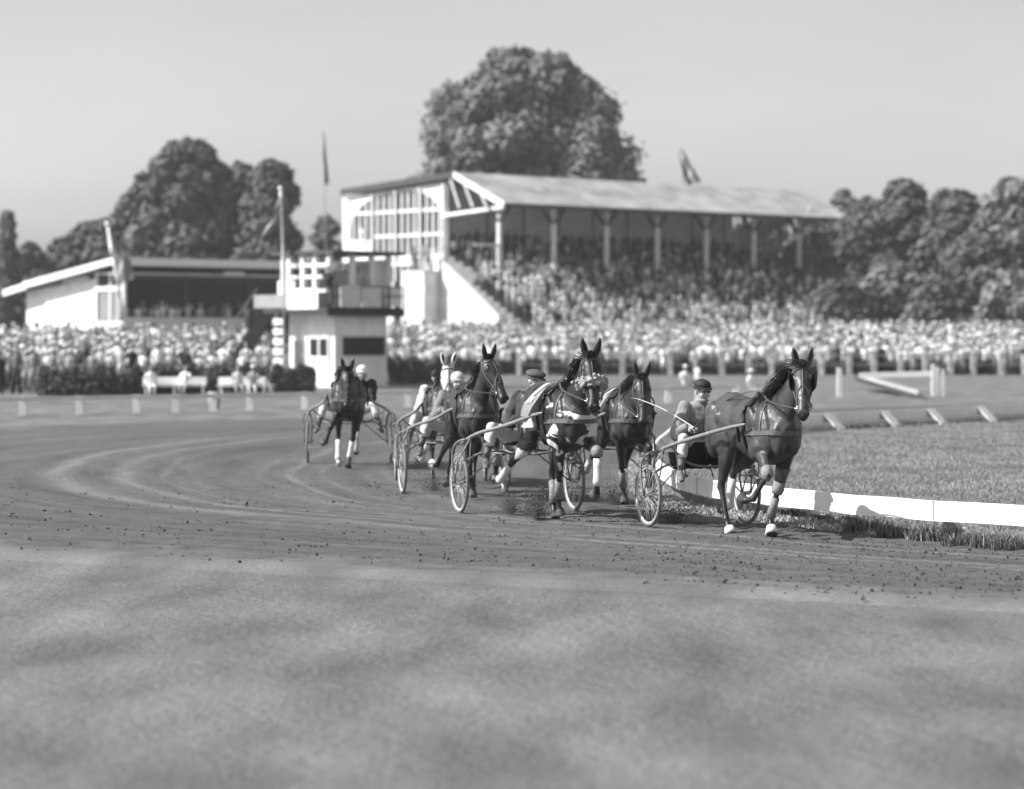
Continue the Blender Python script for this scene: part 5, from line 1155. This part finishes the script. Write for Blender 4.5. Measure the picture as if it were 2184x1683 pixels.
solo_person('person in white sitting on the grass before the spectator fence', at(1462, 112, -.42), person_mb(2, 5, 2, 'sit', 1, False, 21), .4)
solo_person('person in grey leaning forward on the grass before the spectator fence', at(1489, 116, -.30), person_mb(3, 5, None, 'sit', 0, False, 22), -1.2)
solo_person('person in white crouching on the grass right of the other two', at(1602, 108, -.55), person_mb(2, 3, 2, 'sit', 0, False, 25), .9)
solo_person('person in dark suit standing on the tower balcony', (W(703, 0, 109.7).x, 109.7, 3.42), person_mb(7, 6, None, 'stand', 1, False, 31), -.3, 1.0)
solo_person('person in pale shirt leaning over papers in the tower cabin', (W(762, 0, 111).x, 111.0, 3.42), person_mb(3, 5, None, 'stand', 1, False, 33), .4, .98)
solo_person('person in white coat sitting high inside the grandstand end window', tuple(G0 + u_ * -.5 + v_ * 15.4 + Vector((0, 0, 9.0))), person_mb(2, 2, None, 'stand', 0, False, 35), -.6, .9)

# =============== TREES ===============
def leafmat(name, v): return mat(name, v, .85, .25, .35, spec=.05)
LM = [leafmat('leaves_deep', .14), leafmat('leaves_mid', .17), leafmat('leaves_pale', .21)]
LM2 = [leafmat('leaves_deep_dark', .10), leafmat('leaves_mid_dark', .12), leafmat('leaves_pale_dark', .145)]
M_bark = mat('bark', .09, .9, .3, 3, .5, 10)
def tree(label, cx, Y, outline, ztop, zbot, depth, nl=40, lpl=420, leaf=.34, mats=LM, group='trees behind the racecourse', seed=0, lobe=1.0, trunk=True):
    """outline: function t(0 bottom..1 top) -> half width ; crown built of leafy lobes"""
    g = random.Random(seed); base = Vector((cx, Y, 1.0 if Y > 150 else 0)); r = thing('tree', label, 'tree', base, 0, group); P = []; mi = []; NR = []
    lobes = []
    for i in range(nl):
        t = g.random() ** .85; hw = outline(t); a = g.uniform(0, 2 * math.pi); q = math.sqrt(g.random()); rr = hw * .30 * g.uniform(.6, 1.15) * lobe + .5
        x = math.cos(a) * max(.1, hw - rr * .8) * q * g.uniform(.9, 1.16); y = math.sin(a) * max(.1, depth * hw / outline(.5) - rr * .8) * q; z = zbot + (ztop - zbot) * t - rr * .6 * t
        lobes.append((x, y, z, rr))
    for i, (x, y, z, rr) in enumerate(lobes):
        n = int(lpl * (rr / 2) ** 1.6) + 120; d = rng.normal(size=(n, 3)); d /= np.linalg.norm(d, axis=1)[:, None]; rad = rr * (rng.random(n) ** .28) * (1 + rng.normal(0, .13, n) + .16 * np.sin(d[:, 0] * 7 + i) * np.cos(d[:, 2] * 6 + i * 2))
        NR.append(d + np.array([0, 0, .35])); P.append(d * rad[:, None] * np.array([1, 1, .82]) + np.array([x, y, z - base.z])); mi.append(rng.integers(0, 3, n) if g.random() < .5 else np.full(n, g.randint(0, 2)))
    P = np.concatenate(P); mi = np.concatenate(mi); cr = bpy.data.objects.new('crown', leafmesh(P, leaf, mats, mi, 'crown', np.concatenate(NR))); link(cr, r)
    tm = MB(); H_ = zbot + (ztop - zbot) * .55 - base.z; tw_ = max(.22, (ztop - zbot) * .022)
    tm.tube([(0, 0, -.6), (.05, 0, H_ * .3), (-.1, .1, H_ * .65), (.1, 0, H_)], [tw_ * 1.4, tw_, tw_ * .75, tw_ * .4], n=10)
    for i in range(7):
        x, y, z, rr = lobes[g.randrange(len(lobes))]; z0 = H_ * g.uniform(.3, .8); tm.tube([(0, 0, z0), (x * .5, y * .5, (z0 + z - base.z) / 2 + .3), (x * .9, y * .9, z - base.z)], [tw_ * .45, tw_ * .28, tw_ * .1], n=6)
    tm.build('trunk', M_bark, r, True); return r
def ol(*pts):
    t = [p[0] for p in pts]; w = [p[1] for p in pts]; return lambda q: float(np.interp(q, t, w))
def Zd(yd, Y): return CAMH - (yd - HY) / FPX * Y
def dtree(label, xd, Y, yt, yb, hwpx, shape, **k):
    p = FPX / Y; hwpx *= 1.12; k['nl'] = int(k.get('nl', 40) * 1.5); return tree(label, W(xd, 0, Y).x, Y, lambda t: hwpx / p * float(np.interp(t, [s[0] for s in shape], [s[1] for s in shape])), Zd(yt, Y), Zd(yb, Y), hwpx / p * .8, **k)
ROUND = [(0, .75), (.2, .98), (.45, 1), (.7, .82), (.88, .55), (1, .22)]; DOME = [(0, 1), (.35, 1), (.6, .93), (.8, .72), (.92, .5), (1, .3)]; DOMEB = [(0, .8), (.3, 1), (.6, .93), (.8, .76), (.92, .55), (1, .34)]; TALL = [(0, .5), (.3, 1), (.6, .8), (.85, .45), (1, .12)]
dtree('huge broad round tree rising behind the grandstand roof', 1120, 240, 106, 520, 232, DOME, nl=230, lpl=420, leaf=.32, seed=3, lobe=.56)
dtree('pale leafed shrubby tree peeping out at the left foot of the huge tree', 925, 232, 285, 500, 45, ROUND, nl=14, lpl=300, mats=[LM[2]], seed=4)
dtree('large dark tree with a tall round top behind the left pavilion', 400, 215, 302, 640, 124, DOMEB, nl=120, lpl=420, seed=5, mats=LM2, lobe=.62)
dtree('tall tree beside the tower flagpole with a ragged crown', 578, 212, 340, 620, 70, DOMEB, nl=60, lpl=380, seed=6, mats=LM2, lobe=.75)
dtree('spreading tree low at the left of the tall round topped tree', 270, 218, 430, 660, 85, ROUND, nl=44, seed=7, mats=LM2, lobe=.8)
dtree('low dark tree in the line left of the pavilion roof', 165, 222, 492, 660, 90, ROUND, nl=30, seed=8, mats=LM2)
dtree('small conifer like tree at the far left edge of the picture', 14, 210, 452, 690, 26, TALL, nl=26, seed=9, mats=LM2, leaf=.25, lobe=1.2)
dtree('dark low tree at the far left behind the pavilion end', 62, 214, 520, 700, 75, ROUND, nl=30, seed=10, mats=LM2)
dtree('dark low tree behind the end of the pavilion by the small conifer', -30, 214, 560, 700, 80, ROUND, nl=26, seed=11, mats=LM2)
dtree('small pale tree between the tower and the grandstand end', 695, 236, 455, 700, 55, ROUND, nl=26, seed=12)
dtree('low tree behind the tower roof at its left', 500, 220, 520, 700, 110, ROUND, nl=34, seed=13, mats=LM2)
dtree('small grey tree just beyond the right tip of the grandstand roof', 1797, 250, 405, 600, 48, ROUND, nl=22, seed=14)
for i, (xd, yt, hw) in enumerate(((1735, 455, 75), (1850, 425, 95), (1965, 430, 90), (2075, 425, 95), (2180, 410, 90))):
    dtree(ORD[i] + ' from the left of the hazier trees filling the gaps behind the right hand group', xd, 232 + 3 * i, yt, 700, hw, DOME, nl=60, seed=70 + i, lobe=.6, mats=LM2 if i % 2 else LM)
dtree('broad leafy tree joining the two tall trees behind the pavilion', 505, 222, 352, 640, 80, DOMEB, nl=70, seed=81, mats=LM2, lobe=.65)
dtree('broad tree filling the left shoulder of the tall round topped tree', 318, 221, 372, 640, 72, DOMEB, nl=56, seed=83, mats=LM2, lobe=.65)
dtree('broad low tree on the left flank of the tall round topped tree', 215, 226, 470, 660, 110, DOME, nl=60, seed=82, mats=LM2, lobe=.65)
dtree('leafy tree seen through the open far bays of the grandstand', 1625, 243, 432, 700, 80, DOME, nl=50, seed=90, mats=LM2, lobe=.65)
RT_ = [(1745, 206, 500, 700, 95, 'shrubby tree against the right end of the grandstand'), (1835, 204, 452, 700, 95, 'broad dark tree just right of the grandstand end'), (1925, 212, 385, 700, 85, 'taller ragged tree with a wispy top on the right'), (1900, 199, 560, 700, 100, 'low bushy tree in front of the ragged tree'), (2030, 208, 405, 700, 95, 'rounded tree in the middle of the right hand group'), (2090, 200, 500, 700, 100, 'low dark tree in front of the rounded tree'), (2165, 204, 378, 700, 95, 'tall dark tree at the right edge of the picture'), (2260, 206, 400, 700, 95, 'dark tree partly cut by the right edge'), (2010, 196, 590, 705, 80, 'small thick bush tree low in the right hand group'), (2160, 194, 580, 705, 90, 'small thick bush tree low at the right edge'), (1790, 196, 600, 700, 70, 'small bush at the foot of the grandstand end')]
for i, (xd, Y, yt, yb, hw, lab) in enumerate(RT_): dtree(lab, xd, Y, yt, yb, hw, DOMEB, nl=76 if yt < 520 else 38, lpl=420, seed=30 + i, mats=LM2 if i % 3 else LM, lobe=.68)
# wood closing the view behind the stands
P = []
for i in range(150):
    x = rng.uniform(-95, 110); y = rng.uniform(262, 300); rr = rng.uniform(2.5, 4); n = 260; d = rng.normal(size=(n, 3)); d /= np.linalg.norm(d, axis=1)[:, None]; P.append(d * rr * (rng.random((n, 1)) ** .3) + np.array([x, y, rng.uniform(2, 6.0)]))
o = bpy.data.objects.new('distant_wood', leafmesh(np.concatenate(P), .6, LM, None)); link(o); tag(o, 'low continuous wood closing the view behind the racecourse', 'wood', None, 'stuff')

# =============== AIR ===============
hz = MB().b2(-160, 160, -70, 330, -1.2, 44).build('haze', bpy.data.materials.new('haze_air'), None); hm_ = hz.data.materials[0]; hm_.use_nodes = True; nt_h = hm_.node_tree
nt_h.nodes.clear(); vo = nt_h.nodes.new('ShaderNodeVolumePrincipled'); vo.inputs['Density'].default_value = .00035; vo.inputs['Color'].default_value = (.95, .95, .95, 1); vo.inputs['Anisotropy'].default_value = .3
mo = nt_h.nodes.new('ShaderNodeOutputMaterial'); nt_h.links.new(vo.outputs[0], mo.inputs['Volume']); tag(hz, 'thin summer haze in the air over the racecourse', 'haze', None, 'stuff')
